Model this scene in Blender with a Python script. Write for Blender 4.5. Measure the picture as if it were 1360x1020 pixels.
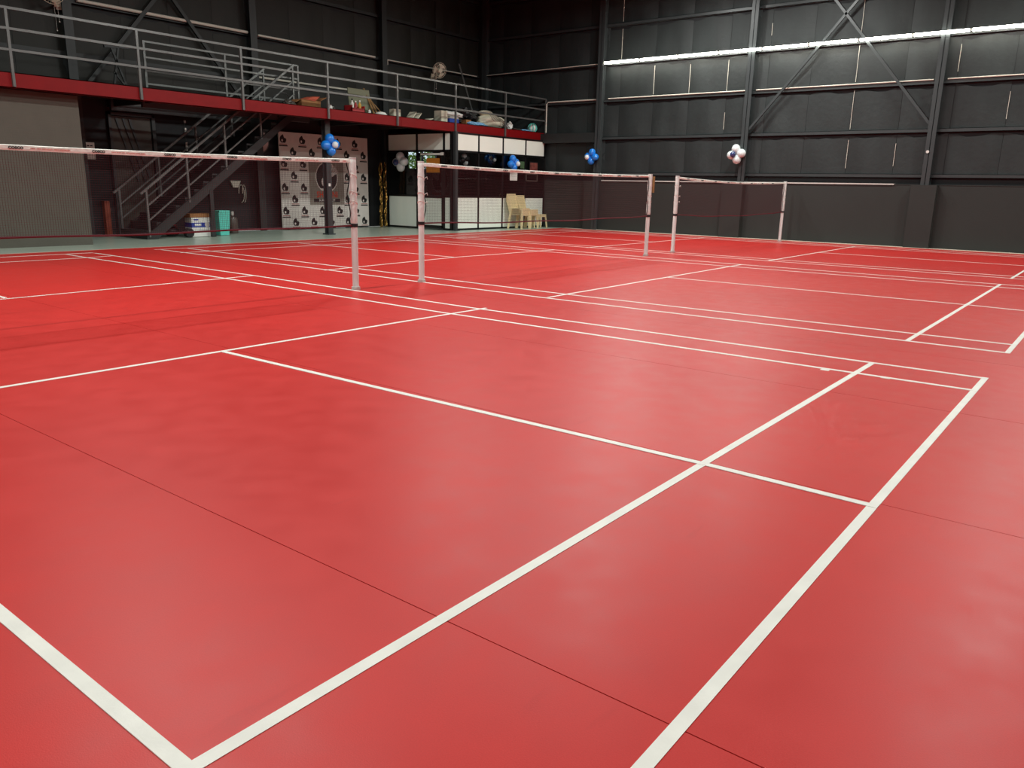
import bpy, bmesh, math, random
from mathutils import Vector, Matrix, noise

S = bpy.context.scene
for o in list(bpy.data.objects):
    bpy.data.objects.remove(o, do_unlink=True)
COL = S.collection
PI = math.pi

# ------------------------------------------------------------------ camera
yaw, pitch, roll = 3.79869222, -0.244501759, 0.0208966046
f = Vector((math.cos(pitch) * math.cos(yaw), math.cos(pitch) * math.sin(yaw), math.sin(pitch)))
r = Vector((math.sin(yaw), -math.cos(yaw), 0))
u = r.cross(f)
r2 = r * math.cos(roll) + u * math.sin(roll)
u2 = -r * math.sin(roll) + u * math.cos(roll)
cam = bpy.data.cameras.new('camera')
cam.sensor_width = 36
cam.lens = 36 * 1044.136 / 1360
cam.clip_end = 200
co = bpy.data.objects.new('camera', cam)
COL.objects.link(co)
co.matrix_world = Matrix.Translation((6.346, 7.342, 1.236)) @ Matrix((r2, u2, -f)).transposed().to_4x4()
S.camera = co

# ------------------------------------------------------------------ world and exposure
W = bpy.data.worlds.new('daylight')
S.world = W
W.use_nodes = True
W.node_tree.nodes['Background'].inputs[0].default_value = (0.80, 0.88, 1.0, 1)
W.node_tree.nodes['Background'].inputs[1].default_value = 3.0
S.view_settings.view_transform = 'Standard'
S.view_settings.look = 'None'
S.view_settings.exposure = 0.0
S.view_settings.gamma = 1.0
S.view_settings.use_curve_mapping = False

# ------------------------------------------------------------------ lamps (settings; the fixtures are built below)
HIGH_BAY_POWER = 236
HIGH_BAY_SPREAD = 180
HIGH_BAY_X = (9.4, 1.6, -5.4, -12.4)
HIGH_BAY_Y = (6.6, 0.0, -3.2)
HIGH_BAY_Z = 6.7
TUBE_STRENGTH = 42.0


# ------------------------------------------------------------------ helpers
def lin(c):
    return tuple(((x / 255) / 12.92 if x / 255 <= .04045 else ((x / 255 + .055) / 1.055) ** 2.4) for x in c)


def mat(name, rgb, rough=.6, metal=0.0, vary=0.0, vscale=6.0, bump=0.0, bscale=80.0, spec=.5, emit=0.0, streak=None, coat=0.0):
    m = bpy.data.materials.new(name)
    m.use_nodes = True
    nt = m.node_tree
    b = nt.nodes['Principled BSDF']
    c = lin(rgb)
    b.inputs['Base Color'].default_value = (*c, 1)
    b.inputs['Roughness'].default_value = rough
    b.inputs['Metallic'].default_value = metal
    b.inputs['Specular IOR Level'].default_value = spec
    b.inputs['Coat Weight'].default_value = coat
    tc = nt.nodes.new('ShaderNodeTexCoord')
    if vary:
        mp = nt.nodes.new('ShaderNodeMapping')
        if streak:
            mp.inputs['Scale'].default_value = streak
        nt.links.new(tc.outputs['Object'], mp.inputs['Vector'])
        n = nt.nodes.new('ShaderNodeTexNoise')
        n.inputs['Scale'].default_value = vscale
        n.inputs['Detail'].default_value = 5
        nt.links.new(mp.outputs['Vector'], n.inputs['Vector'])
        mr = nt.nodes.new('ShaderNodeMapRange')
        mr.inputs[1].default_value = .3
        mr.inputs[2].default_value = .7
        mr.inputs[3].default_value = 1 - vary
        mr.inputs[4].default_value = 1 + vary
        nt.links.new(n.outputs['Fac'], mr.inputs[0])
        mx = nt.nodes.new('ShaderNodeVectorMath')
        mx.operation = 'SCALE'
        mx.inputs[0].default_value = c
        nt.links.new(mr.outputs[0], mx.inputs['Scale'])
        nt.links.new(mx.outputs[0], b.inputs['Base Color'])
    if bump:
        n2 = nt.nodes.new('ShaderNodeTexNoise')
        n2.inputs['Scale'].default_value = bscale
        n2.inputs['Detail'].default_value = 3
        nt.links.new(tc.outputs['Object'], n2.inputs['Vector'])
        bp = nt.nodes.new('ShaderNodeBump')
        bp.inputs['Strength'].default_value = bump
        bp.inputs['Distance'].default_value = .01
        nt.links.new(n2.outputs['Fac'], bp.inputs['Height'])
        nt.links.new(bp.outputs[0], b.inputs['Normal'])
    if emit:
        b.inputs['Emission Color'].default_value = (*c, 1)
        b.inputs['Emission Strength'].default_value = emit
    return m


def glass_mat(name, tint=(1, 1, 1)):
    m = bpy.data.materials.new(name)
    m.use_nodes = True
    nt = m.node_tree
    nt.nodes.clear()
    out = nt.nodes.new('ShaderNodeOutputMaterial')
    tr = nt.nodes.new('ShaderNodeBsdfTransparent')
    tr.inputs[0].default_value = (*tint, 1)
    gl = nt.nodes.new('ShaderNodeBsdfGlossy')
    gl.inputs['Roughness'].default_value = .02
    lw = nt.nodes.new('ShaderNodeLayerWeight')
    pw = nt.nodes.new('ShaderNodeMath'); pw.operation = 'POWER'; pw.inputs[1].default_value = 4
    nt.links.new(lw.outputs['Facing'], pw.inputs[0])
    fr = nt.nodes.new('ShaderNodeMath'); fr.operation = 'MULTIPLY_ADD'
    fr.inputs[1].default_value = .7; fr.inputs[2].default_value = .04
    nt.links.new(pw.outputs[0], fr.inputs[0])
    mx = nt.nodes.new('ShaderNodeMixShader')
    nt.links.new(fr.outputs[0], mx.inputs[0])
    nt.links.new(tr.outputs[0], mx.inputs[1])
    nt.links.new(gl.outputs[0], mx.inputs[2])
    nt.links.new(mx.outputs[0], out.inputs[0])
    return m


def mat_floor():
    """red vinyl court mat: emboss, soft wear clouds and short scuffs"""
    m = mat('red_vinyl', (186, 44, 40), .38, spec=.2)
    nt = m.node_tree
    b = nt.nodes['Principled BSDF']
    geo = nt.nodes.new('ShaderNodeNewGeometry')
    n1 = nt.nodes.new('ShaderNodeTexNoise'); n1.inputs['Scale'].default_value = .55; n1.inputs['Detail'].default_value = 4
    n2 = nt.nodes.new('ShaderNodeTexNoise'); n2.inputs['Scale'].default_value = 5.5; n2.inputs['Detail'].default_value = 6
    n3 = nt.nodes.new('ShaderNodeTexNoise'); n3.inputs['Scale'].default_value = 260
    mp = nt.nodes.new('ShaderNodeMapping'); mp.inputs['Scale'].default_value = (1.0, 6.0, 1); mp.inputs['Rotation'].default_value = (0, 0, .5)
    n4 = nt.nodes.new('ShaderNodeTexNoise'); n4.inputs['Scale'].default_value = 1.6; n4.inputs['Detail'].default_value = 3
    for n in (n1, n2, n3):
        nt.links.new(geo.outputs['Position'], n.inputs['Vector'])
    nt.links.new(geo.outputs['Position'], mp.inputs['Vector'])
    nt.links.new(mp.outputs[0], n4.inputs['Vector'])
    def rng(src, a, bb, c, d):
        q = nt.nodes.new('ShaderNodeMapRange')
        for i, v in enumerate((a, bb, c, d)):
            q.inputs[i + 1].default_value = v
        nt.links.new(src, q.inputs[0])
        return q.outputs[0]
    def mul(a, bb):
        q = nt.nodes.new('ShaderNodeMath'); q.operation = 'MULTIPLY'
        nt.links.new(a, q.inputs[0]); nt.links.new(bb, q.inputs[1])
        return q.outputs[0]
    f1 = rng(n1.outputs['Fac'], .3, .7, .95, 1.05)
    f2 = rng(n2.outputs['Fac'], .3, .7, .965, 1.035)
    f4 = rng(n4.outputs['Fac'], .68, .76, 1.0, .93)
    f3 = rng(n3.outputs['Fac'], .3, .7, .95, 1.05)
    tot = mul(mul(f1, f2), mul(f3, f4))
    v = nt.nodes.new('ShaderNodeVectorMath'); v.operation = 'SCALE'
    v.inputs[0].default_value = lin((186, 44, 40))
    nt.links.new(tot, v.inputs['Scale'])
    nt.links.new(v.outputs[0], b.inputs['Base Color'])
    ro = rng(n2.outputs['Fac'], .3, .7, .37, .44)
    nt.links.new(ro, b.inputs['Roughness'])
    bp = nt.nodes.new('ShaderNodeBump'); bp.inputs['Strength'].default_value = .12; bp.inputs['Distance'].default_value = .002
    nt.links.new(n3.outputs['Fac'], bp.inputs['Height'])
    nt.links.new(bp.outputs[0], b.inputs['Normal'])
    return m


def mat_block(name, rgb):
    """painted block wall: courses show only as faint relief"""
    m = mat(name, rgb, .8, vary=.05, vscale=3)
    nt = m.node_tree
    b = nt.nodes['Principled BSDF']
    tc = nt.nodes.new('ShaderNodeTexCoord')
    mp = nt.nodes.new('ShaderNodeMapping'); mp.inputs['Rotation'].default_value = (PI / 2, 0, 0)
    br = nt.nodes.new('ShaderNodeTexBrick')
    br.inputs['Scale'].default_value = 1.0
    br.inputs['Brick Width'].default_value = .24
    br.inputs['Row Height'].default_value = .08
    br.inputs['Mortar Size'].default_value = .008
    br.inputs['Color1'].default_value = (1, 1, 1, 1); br.inputs['Color2'].default_value = (.9, .9, .9, 1)
    br.inputs['Mortar'].default_value = (0, 0, 0, 1)
    nt.links.new(tc.outputs['Object'], mp.inputs['Vector'])
    nt.links.new(mp.outputs[0], br.inputs['Vector'])
    bp = nt.nodes.new('ShaderNodeBump'); bp.inputs['Strength'].default_value = .25; bp.inputs['Distance'].default_value = .004
    nt.links.new(br.outputs['Color'], bp.inputs['Height'])
    nt.links.new(bp.outputs[0], b.inputs['Normal'])
    return m


M = {}
M['mat'] = mat_floor()
M['line'] = mat('court_line_paint', (219, 217, 208), .55, vary=.06, vscale=9, bump=.05, bscale=120)
M['epoxy'] = mat('pale_green_epoxy', (160, 172, 158), .3, vary=.06, vscale=1.5)
M['cement'] = mat('cement_edge', (196, 178, 160), .8, vary=.12, vscale=8)
M['insul'] = mat('black_insulation', (33, 40, 40), .6, vary=.16, vscale=3.5, streak=(1, 1, .35), bump=.5, bscale=9)
M['insul_b'] = mat('black_insulation_brown', (26, 27, 21), .62, vary=.16, vscale=3.5, streak=(1, 1, .35), bump=.5, bscale=9)
M['sheet'] = mat('dark_cladding', (20, 23, 26), .7)
M['ceil'] = mat('roof_sheet', (70, 70, 70), .7)
M['steel'] = mat('grey_painted_steel', (54, 60, 61), .4, vary=.08, vscale=4)
M['steel_d'] = mat('dark_painted_steel', (36, 40, 40), .5, vary=.08, vscale=4)
M['plaster'] = mat('dark_grey_plaster', (42, 46, 43), .7, vary=.07, vscale=1.2, bump=.15, bscale=25)
M['block'] = mat_block('grey_block_paint', (82, 80, 71))
M['red'] = mat('red_gloss_paint', (118, 2, 7), .5, spec=.25, vary=.07, vscale=5)
M['rail'] = mat('galvanised_rail', (106, 109, 107), .32, metal=.4, vary=.1, vscale=7)
M['ledge'] = mat('white_ledge', (205, 203, 196), .6)
M['pipe'] = mat('pale_conduit', (214, 212, 198), .45)
M['white_panel'] = mat('white_panel', (238, 246, 234), .45, vary=.02, vscale=2)
M['black_alu'] = mat('black_aluminium', (14, 14, 15), .4)
M['glass'] = glass_mat('clear_glass', (.78, .8, .8))
M['dark_in'] = mat('dark_interior', (30, 28, 27), .8)
M['pvc'] = mat('white_pvc', (218, 226, 222), .38, vary=.06, vscale=5)
M['wrap'] = mat('pale_pink_wrap', (218, 224, 219), .35, vary=.10, vscale=14, bump=.6, bscale=40)
M['tape'] = mat('white_net_tape', (238, 242, 232), .7, vary=.16, vscale=22, streak=(1, 1, 3))
M['tape_red'] = mat('faded_red_print', (224, 176, 166), .7, vary=.3, vscale=60)
M['ink'] = mat('black_ink', (16, 15, 16), .6)
M['net'] = mat('maroon_net_cord', (82, 24, 32), .8)
M['cord'] = mat('maroon_cord', (92, 12, 30), .7)
M['strap'] = mat('black_strap', (14, 12, 14), .7)
M['string'] = mat('white_string', (225, 220, 212), .8)
M['rubber'] = mat('grey_rubber', (190, 186, 180), .7)
M['tube'] = mat('lit_tube', (255, 250, 236), .5, emit=TUBE_STRENGTH)
M['diff'] = mat('lit_diffuser', (255, 250, 240), .5, emit=3.0)
M['housing'] = mat('lamp_housing', (210, 208, 200), .5)
M['blue'] = mat('blue_balloon', (30, 128, 225), .22, coat=.4)
M['wballoon'] = mat('white_balloon', (224, 234, 234), .25, coat=.3)
M['navy'] = mat('dark_blue_balloon', (48, 62, 110), .22, coat=.4)
M['chair'] = mat('beige_plastic', (232, 216, 170), .4)
M['banner'] = mat('banner_vinyl', (208, 203, 196), .5, vary=.05, vscale=5)
M['banner_g'] = mat('banner_grey', (128, 122, 112), .5, vary=.04, vscale=5)
M['banner_w'] = mat('banner_white', (216, 208, 202), .5)
M['logo_red'] = mat('logo_red', (206, 62, 34), .5)
M['logo_dim'] = mat('logo_dull_red', (158, 84, 76), .5)
M['feather'] = mat('feather_grey', (170, 162, 158), .5)
M['gold'] = mat('gold_foil', (178, 140, 76), .24, metal=1.0, vary=.3, vscale=30, bump=1.0, bscale=35)
M['card'] = mat('brown_cardboard', (150, 104, 62), .8, vary=.1, vscale=8)
M['cartonw'] = mat('white_carton', (220, 222, 216), .6)
M['cartonb'] = mat('blue_print', (28, 62, 150), .6)
M['teal'] = mat('teal_plastic', (96, 206, 190), .45)
M['smoke'] = mat('smoky_plastic', (84, 76, 70), .3)
M['fan'] = mat('cream_fan_plastic', (226, 216, 192), .45)
M['wood'] = mat('raw_wood', (150, 116, 72), .7, vary=.2, vscale=12, streak=(1, 1, .2))
M['board'] = mat('grey_green_board', (118, 122, 98), .7, vary=.05)
M['sack'] = mat('cream_sack', (206, 202, 180), .75, vary=.07, vscale=9, bump=.5, bscale=18)
M['cloth_b'] = mat('blue_cloth', (120, 170, 206), .8, vary=.3, vscale=18)
M['redplas'] = mat('red_plastic', (170, 30, 36), .45)
M['yellow'] = mat('yellow_plastic', (206, 160, 40), .45)
M['dark'] = mat('black_plastic', (22, 22, 24), .45)
M['paper'] = mat('white_paper', (226, 226, 218), .7)
M['orange'] = mat('orange_paper', (190, 118, 30), .7, vary=.1, vscale=12)
M['door'] = mat('grey_door_paint', (66, 64, 58), .35, vary=.06)
M['rust'] = mat('rust_red_paint', (132, 56, 34), .6)
M['leaf'] = mat('sunlit_leaf', (120, 150, 60), .6, vary=.4, vscale=4)
M['bark'] = mat('bark', (90, 74, 58), .9)
M['soil'] = mat('outside_ground', (120, 116, 96), .9)
M['mirror'] = mat('pinkish_dish', (176, 146, 140), .3)


class MB:
    def __init__(s):
        s.bm = bmesh.new()

    def box(s, a, b, rz=0, about=None):
        a, b = Vector(a), Vector(b)
        c = (a + b) / 2
        d = b - a
        m = Matrix.Translation(c)
        if rz:
            m = m @ Matrix.Rotation(rz, 4, 'Z')
        m = m @ Matrix.Diagonal((abs(d.x), abs(d.y), abs(d.z), 1))
        bmesh.ops.create_cube(s.bm, size=1, matrix=m)
        return s

    def bar(s, a, b, w, h=None, up=(0, 0, 1)):
        """box-section bar from a to b, w across, h along up"""
        h = h or w
        a, b = Vector(a), Vector(b)
        d = b - a
        z = d.normalized()
        up = Vector(up)
        if abs(z.dot(up)) > .98:
            up = Vector((1, 0, 0))
        x = up.cross(z).normalized()
        y = z.cross(x)
        m = Matrix.Translation((a + b) / 2) @ Matrix((x, y, z)).transposed().to_4x4() @ Matrix.Diagonal((w, h, d.length, 1))
        bmesh.ops.create_cube(s.bm, size=1, matrix=m)
        return s

    def cyl(s, a, b, r1, r2=None, n=14, caps=True):
        r2 = r1 if r2 is None else r2
        a, b = Vector(a), Vector(b)
        d = b - a
        q = Vector((0, 0, 1)).rotation_difference(d.normalized()).to_matrix().to_4x4()
        bmesh.ops.create_cone(s.bm, cap_ends=caps, segments=n, radius1=r1, radius2=r2, depth=d.length,
                              matrix=Matrix.Translation((a + b) / 2) @ q)
        return s

    def path(s, pts, rad, n=6):
        pts = [Vector(p) for p in pts]
        rings = []
        for i, p in enumerate(pts):
            d = (pts[min(i + 1, len(pts) - 1)] - pts[max(i - 1, 0)]).normalized()
            up = Vector((0, 0, 1)) if abs(d.z) < .9 else Vector((1, 0, 0))
            x = up.cross(d).normalized()
            y = d.cross(x)
            rings.append([s.bm.verts.new(p + (x * math.cos(2 * PI * k / n) + y * math.sin(2 * PI * k / n)) * rad) for k in range(n)])
        for a, b in zip(rings, rings[1:]):
            for k in range(n):
                s.bm.faces.new((a[k], a[(k + 1) % n], b[(k + 1) % n], b[k]))
        for ring in (rings[0][::-1], rings[-1]):
            s.bm.faces.new(ring)
        return s

    def sph(s, c, rr, sx=1, sy=1, sz=1, n=16, m=10):
        bmesh.ops.create_uvsphere(s.bm, u_segments=n, v_segments=m, radius=rr,
                                  matrix=Matrix.Translation(c) @ Matrix.Diagonal((sx, sy, sz, 1)))
        return s

    def lathe(s, prof, n=20, c=(0, 0, 0)):
        c = Vector(c)
        rings = [[s.bm.verts.new(c + Vector((p[0] * math.cos(2 * PI * k / n), p[0] * math.sin(2 * PI * k / n), p[1]))) for k in range(n)] for p in prof]
        for a, b in zip(rings, rings[1:]):
            for k in range(n):
                s.bm.faces.new((a[k], a[(k + 1) % n], b[(k + 1) % n], b[k]))
        return s

    def poly(s, pts, thick):
        """flat polygon of points, extruded by the vector thick"""
        t = Vector(thick)
        a = [s.bm.verts.new(Vector(p)) for p in pts]
        b = [s.bm.verts.new(Vector(p) + t) for p in pts]
        s.bm.faces.new(a[::-1])
        s.bm.faces.new(b)
        n = len(a)
        for i in range(n):
            s.bm.faces.new((a[i], a[(i + 1) % n], b[(i + 1) % n], b[i]))
        return s

    def build(s, name, m, parent=None, base=None, smooth=False, bevel=0):
        if bevel:
            bmesh.ops.bevel(s.bm, geom=list(s.bm.edges), offset=bevel, segments=2, affect='EDGES', profile=.6)
        me = bpy.data.meshes.new(name)
        off = Vector(base) if base is not None else (root_loc(parent) if parent else Vector((0, 0, 0)))
        bmesh.ops.translate(s.bm, verts=s.bm.verts, vec=-off)
        bmesh.ops.recalc_face_normals(s.bm, faces=s.bm.faces)
        s.bm.to_mesh(me)
        s.bm.free()
        if smooth:
            me.polygons.foreach_set('use_smooth', [True] * len(me.polygons))
            try:
                me.set_sharp_from_angle(angle=math.radians(38))
            except Exception:
                pass
        me.materials.append(m)
        o = bpy.data.objects.new(name, me)
        COL.objects.link(o)
        if parent:
            o.parent = parent
        elif base is not None:
            o.location = base
        return o


def root_loc(o):
    while o.parent:
        o = o.parent
    return o.location.copy() if not o.get('_local') else Vector((0, 0, 0))


def tag(o, label, cat, group=None, kind=None):
    if label:
        o['label'] = label
    if cat:
        o['category'] = cat
    if group:
        o['group'] = group
    if kind:
        o['kind'] = kind
    return o


def thing(name, label, cat, loc=(0, 0, 0), group=None, kind=None):
    o = bpy.data.objects.new(name, None)
    o.empty_display_size = .2
    COL.objects.link(o)
    o.location = loc
    return tag(o, label, cat, group, kind)


def kids(o):
    return [c for c in list(COL.objects) if c.parent == o]


def dup(root, loc, label, rot=None, group=None):
    """copy a thing, its parts and their sub-parts"""
    def rec(o, parent):
        c = o.copy()
        COL.objects.link(c)
        c.parent = parent
        for k in o.children:
            rec(k, c)
        return c
    n = rec(root, None)
    n.location = loc
    if rot:
        n.rotation_euler = rot
    n['label'] = label
    if group:
        n['group'] = group
    return n


def text(parent, name, s, m, size, loc, rot, extrude=.0008, bold=0.0, squash=1.0, align='CENTER'):
    cu = bpy.data.curves.new(name, 'FONT')
    cu.body = s
    cu.size = size
    cu.align_x = align
    cu.align_y = 'CENTER'
    cu.extrude = extrude
    cu.offset = bold
    cu.resolution_u = 2
    t = bpy.data.objects.new('tmp_text', cu)
    COL.objects.link(t)
    bpy.context.view_layer.update()
    me = bpy.data.meshes.new_from_object(t.evaluated_get(bpy.context.evaluated_depsgraph_get()))
    bpy.data.objects.remove(t, do_unlink=True)
    me.materials.clear()
    me.materials.append(m)
    o = bpy.data.objects.new(name, me)
    COL.objects.link(o)
    o.parent = parent
    o.location = Vector(loc) - root_loc(parent)
    o.rotation_euler = rot
    o.scale = (squash, 1, 1)
    return o


FACE_Y = (PI / 2, 0, PI)      # print that faces +Y
RND = random.Random(7)

# ================================================================== STRUCTURE
XR, YL = -15.6, -11.2          # planes of the two steel-clad walls in view
XB, YN, ZC = 10.6, 10.2, 8.9   # walls behind the camera and the roof

# ---- floor: green epoxy slab, mat rolls, painted lines
floor = MB().box((XR, YL, -.12), (XB, YN, -.008)).build('floor', M['epoxy'])
tag(floor, 'pale green epoxy slab under and beside the red court mats', 'floor', kind='structure')
seams = [-15.35, -14.5] + [1.193 - 1.812 * k for k in range(8, -1, -1)] + [3.005, 4.817, 6.63, 8.44, 10.3]
seams[1] = -15.11
for a, b in zip(seams, seams[1:]):
    if b - a < .3:
        continue
    MB().box((a + .002, -7.35, -.006), (b - .002, 9.3, 0)).build('mat_roll', M['mat'], floor)
MB().box((XR + .1, -7.385, -.008), (XB, -7.352, .002)).build('mat_edging', M['cement'], floor)
MB().box((-15.45, -7.35, -.008), (-15.113, 9.3, .004)).build('cement_strip', M['cement'], floor)


LN = [0]


def line(x0, y0, x1, y1, w=.04, z=.0016):
    LN[0] += 1
    z = .0012 + .00009 * (LN[0] % 13)
    a, b = Vector((x0, y0, 0)), Vector((x1, y1, 0))
    d = (b - a).normalized()
    n = Vector((-d.y, d.x, 0)) * w / 2
    MB().poly([(a - n).to_tuple(), (b - n).to_tuple(), (b + n).to_tuple(), (a + n).to_tuple()], (0, 0, z)).build('court_line', M['line'], floor)


def sideline(xs, ys, w=.04):
    m = MB()
    LN[0] += 1
    z = .0026 + .00009 * (LN[0] % 13)
    for (xa, ya), (xb, yb) in zip(zip(xs, ys), zip(xs[1:], ys[1:])):
        h = w / 2
        m.poly([(xa - h, ya, 0), (xb - h, yb, 0), (xb + h, yb, 0), (xa + h, ya, 0)], (0, 0, z))
    m.build('court_line', M['line'], floor)


Y4 = (-6.7, -2, 2, 6.7)
# near court
sideline((-.035, -.002, .10, .03), Y4)
sideline((.43, .46, .555, .495), Y4)
sideline((5.62, 5.62, 5.62, 5.62), Y4)
sideline((6.08, 6.08, 6.08, 6.08), Y4)
sideline((3.06, 3.10), (-6.7, -1.93))
sideline((3.105, 3.035, 3.05), (2.085, 5.94, 6.7))
line(0, 6.68, 6.1, 6.68)
line(.03, 5.935, 6.1, 5.918)
line(0, 2.083, 6.1, 2.083)
line(0, -2.05, 3.08, -1.86); line(3.06, -1.86, 6.1, -1.9)
line(-.05, -6.80, 6.1, -6.78)
line(-.03, -6.03, .48, -5.95); line(.46, -5.95, 6.1, -5.9)
# middle court
B = -1.156
sideline((B - .075, B - .063, B + .057, B - .02), Y4)
sideline((B - .60, B - .53, B - .393, B - .484), Y4)
sideline((B - 3.12, B - 3.15), (-6.7, -2.2))
sideline((B - 3.10, B - 3.13, B - 3.05), (2, 5.92, 6.7))
sideline((B - 5.58, B - 5.58, B - 5.54, B - 5.64), Y4)
sideline((B - 6.10, B - 6.12, B - 6.06, B - 6.10), Y4)
line(B, 6.68, B - 6.1, 6.68)
line(B, 5.92, B - 6.1, 5.91)
line(B, 2.06, B - 6.1, 1.95)
line(B, -1.98, B - 3.12, -2.24); line(B - 3.1, -2.24, B - 6.1, -2.12)
line(B, -6.82, B - 6.1, -6.80)
line(B, -5.93, B - 6.1, -5.97)
# far court
C_ = -8.369
sideline((C_ - .05, C_ - .09, C_ - .02, C_ - .07), Y4)
sideline((C_ - .53, C_ - .52, C_ - .43, C_ - .5), Y4)
sideline((C_ - 3.10, C_ - 3.10), (-6.7, -2.0))
sideline((C_ - 3.11, C_ - 3.08), (2.0, 6.7))
sideline((C_ - 5.64,) * 4, Y4)
sideline((C_ - 6.12,) * 4, Y4)
line(C_, 6.68, C_ - 6.1, 6.68)
line(C_, 5.92, C_ - 6.1, 5.92)
line(C_, 1.99, C_ - 6.1, 1.94)
line(C_, -2.03, C_ - 6.1, -2.08)
line(C_, -6.72, C_ - 6.1, -6.72)
line(C_, -5.95, C_ - 6.1, -5.95)
for x, y in ((.518, 5.735), (.482, 6.139)):
    MB().box((x, y - .03, 0), (x + .055, y + .03, .002)).build('court_line', M['line'], floor)

# ---- right wall (far wall of the photograph)
wr = MB().box((XR - .12, YL - .12, 0), (XR, YN, ZC)).build('wall_right', M['sheet'])
tag(wr, 'far dark clad wall with steel columns behind the three courts', 'wall', kind='structure')


def insulation(parent, plane, fixed, a0, a1, z0, z1, m, seed):
    """one hung insulation sheet: pillowed grid with a sagging top edge"""
    rr = random.Random(seed)
    bm = bmesh.new()
    nx, nz = 6, 4
    ph = rr.uniform(0, 6)
    V = []
    for j in range(nz + 1):
        row = []
        for i in range(nx + 1):
            s, t = i / nx, j / nz
            a = a0 + (a1 - a0) * s
            top = z1 - .05 - .07 * abs(math.sin(s * 3.1 + ph)) - rr.uniform(0, .05)
            z = z0 + .01 + (top - z0) * t
            bulge = .012 + .045 * math.sin(PI * s) ** .6 * (1 - .65 * t) * (.7 + .5 * math.sin(s * 7 + ph + t * 2)) + rr.uniform(0, .008)
            if i in (0, nx):
                bulge = .008
            p = (fixed + bulge, a, z) if plane == 'x' else (a, fixed + bulge, z)
            row.append(bm.verts.new(p))
        V.append(row)
    for j in range(nz):
        for i in range(nx):
            bm.faces.new((V[j][i], V[j][i + 1], V[j + 1][i + 1], V[j + 1][i]))
    q = MB()
    q.bm.free()
    q.bm = bm
    return q.build('insulation_panel', m, parent, smooth=True)


seam_y = [YL] + [-10.23 + 1.14 * k for k in range(17)] + [YN]
rows = [1.5, 1.72, 2.78, 3.88, 4.93, 6.02, 7.15, 8.4, ZC]
k = 0
for z0, z1 in zip(rows[:-1], rows[1:]):
    for a0, a1 in zip(seam_y, seam_y[1:]):
        k += 1
        if z1 - z0 > .3:
            insulation(wr, 'x', XR, a0 + .004, a1 - .004, z0, z1, M['insul'], k)
# pale stitching strips on some seams
for i, zs in ((5, ((5.05, 5.9), (6.1, 7.0))), (6, ((4.0, 4.8),)), (7, ((3.95, 4.75),)), (8, ((3.95, 4.78), (2.95, 3.4))), (9, ((5.3, 5.6),)),
              (11, ((5.1, 5.9), (4.0, 4.88), (2.86, 3.8), (1.9, 2.6))), (13, ((4.1, 4.7),)), (14, ((3.0, 3.6),)), (12, ((1.95, 2.5),))):
    for z0, z1 in zs:
        MB().box((XR + .02, seam_y[i] - .005, z0), (XR + .03, seam_y[i] + .005, z1)).build('seam_tape', M['pipe'], wr)
COLY = (-10.85, -6.2, -1.52, 3.13, 7.78)
bays = list(zip((YL,) + COLY, COLY + (YN,)))
for z, h in ((1.72, .09), (2.78, .09), (3.88, .09), (4.93, .09), (6.02, .09), (7.15, .09), (8.4, .09)):
    for a0, a1 in bays:
        m = MB().box((XR, a0 + .02, z - h / 2), (XR + .09, a1 - .02, z - h / 2 + .01)).box((XR + .08, a0 + .02, z - h / 2), (XR + .09, a1 - .02, z + h / 2)).box((XR, a0 + .02, z + h / 2 - .01), (XR + .09, a1 - .02, z + h / 2))
        m.build('girt', M['steel'], wr)


def i_column(parent, x, y, z0, z1, axis, depth=.26, w=.19, m=None, name='steel_column'):
    q = MB()
    t = .016
    if axis == 'x':      # web runs along x
        q.box((x, y - w / 2, z0), (x + t, y + w / 2, z1)).box((x + depth - t, y - w / 2, z0), (x + depth, y + w / 2, z1)).box((x, y - t / 2, z0), (x + depth, y + t / 2, z1))
    else:
        q.box((x - w / 2, y, z0), (x + w / 2, y + t, z1)).box((x - w / 2, y + depth - t, z0), (x + w / 2, y + depth, z1)).box((x - t / 2, y, z0), (x + t / 2, y + depth, z1))
    return q.build(name, m or M['steel'], parent)


for i, y in enumerate(COLY):
    c = i_column(wr, XR + .01, y, 0 if i == 1 else 1.4, ZC, 'x', depth=.34 if i == 1 else .26)
    for z in (1.95, 2.85, 3.55, 4.45, 5.95):
        MB().box((XR + .11, y - .13, z - .04), (XR + .13, y - .09, z + .04)).build('cleat', M['steel'], c)
for a, b in (((-1.42, 2.92), (3.03, 8.25)), ((3.05, 2.92), (-1.45, 8.3))):
    MB().bar((XR + .22, a[0], a[1]), (XR + .22, b[0], b[1]), .05, .06).build('brace', M['steel'], wr)
# plastered dado, pilasters round the column feet, ledge
MB().box((XR, -8.35, -.01), (XR + .14, YN, 1.5)).build('dado', M['plaster'], wr)
for a0, a1 in ((-6.62, -6.24), (-2.02, -1.42), (2.85, 3.42), (7.5, 8.1)):
    MB().box((XR + .1, a0, -.01), (XR + .34, a1, 1.505)).build('pilaster', M['plaster'], wr)
MB().box((XR + .02, -6.1, 1.5), (XR + .17, 2.42, 1.53)).build('ledge', M['ledge'], wr)
MB().box((XR + .02, 2.42, 1.5), (XR + .15, YN, 1.515)).build('ledge', M['plaster'], wr)
MB().box((XR, -8.4, 2.66), (XR + .3, -6.3, 2.95)).build('tie_beam', M['steel_d'], wr)

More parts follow.
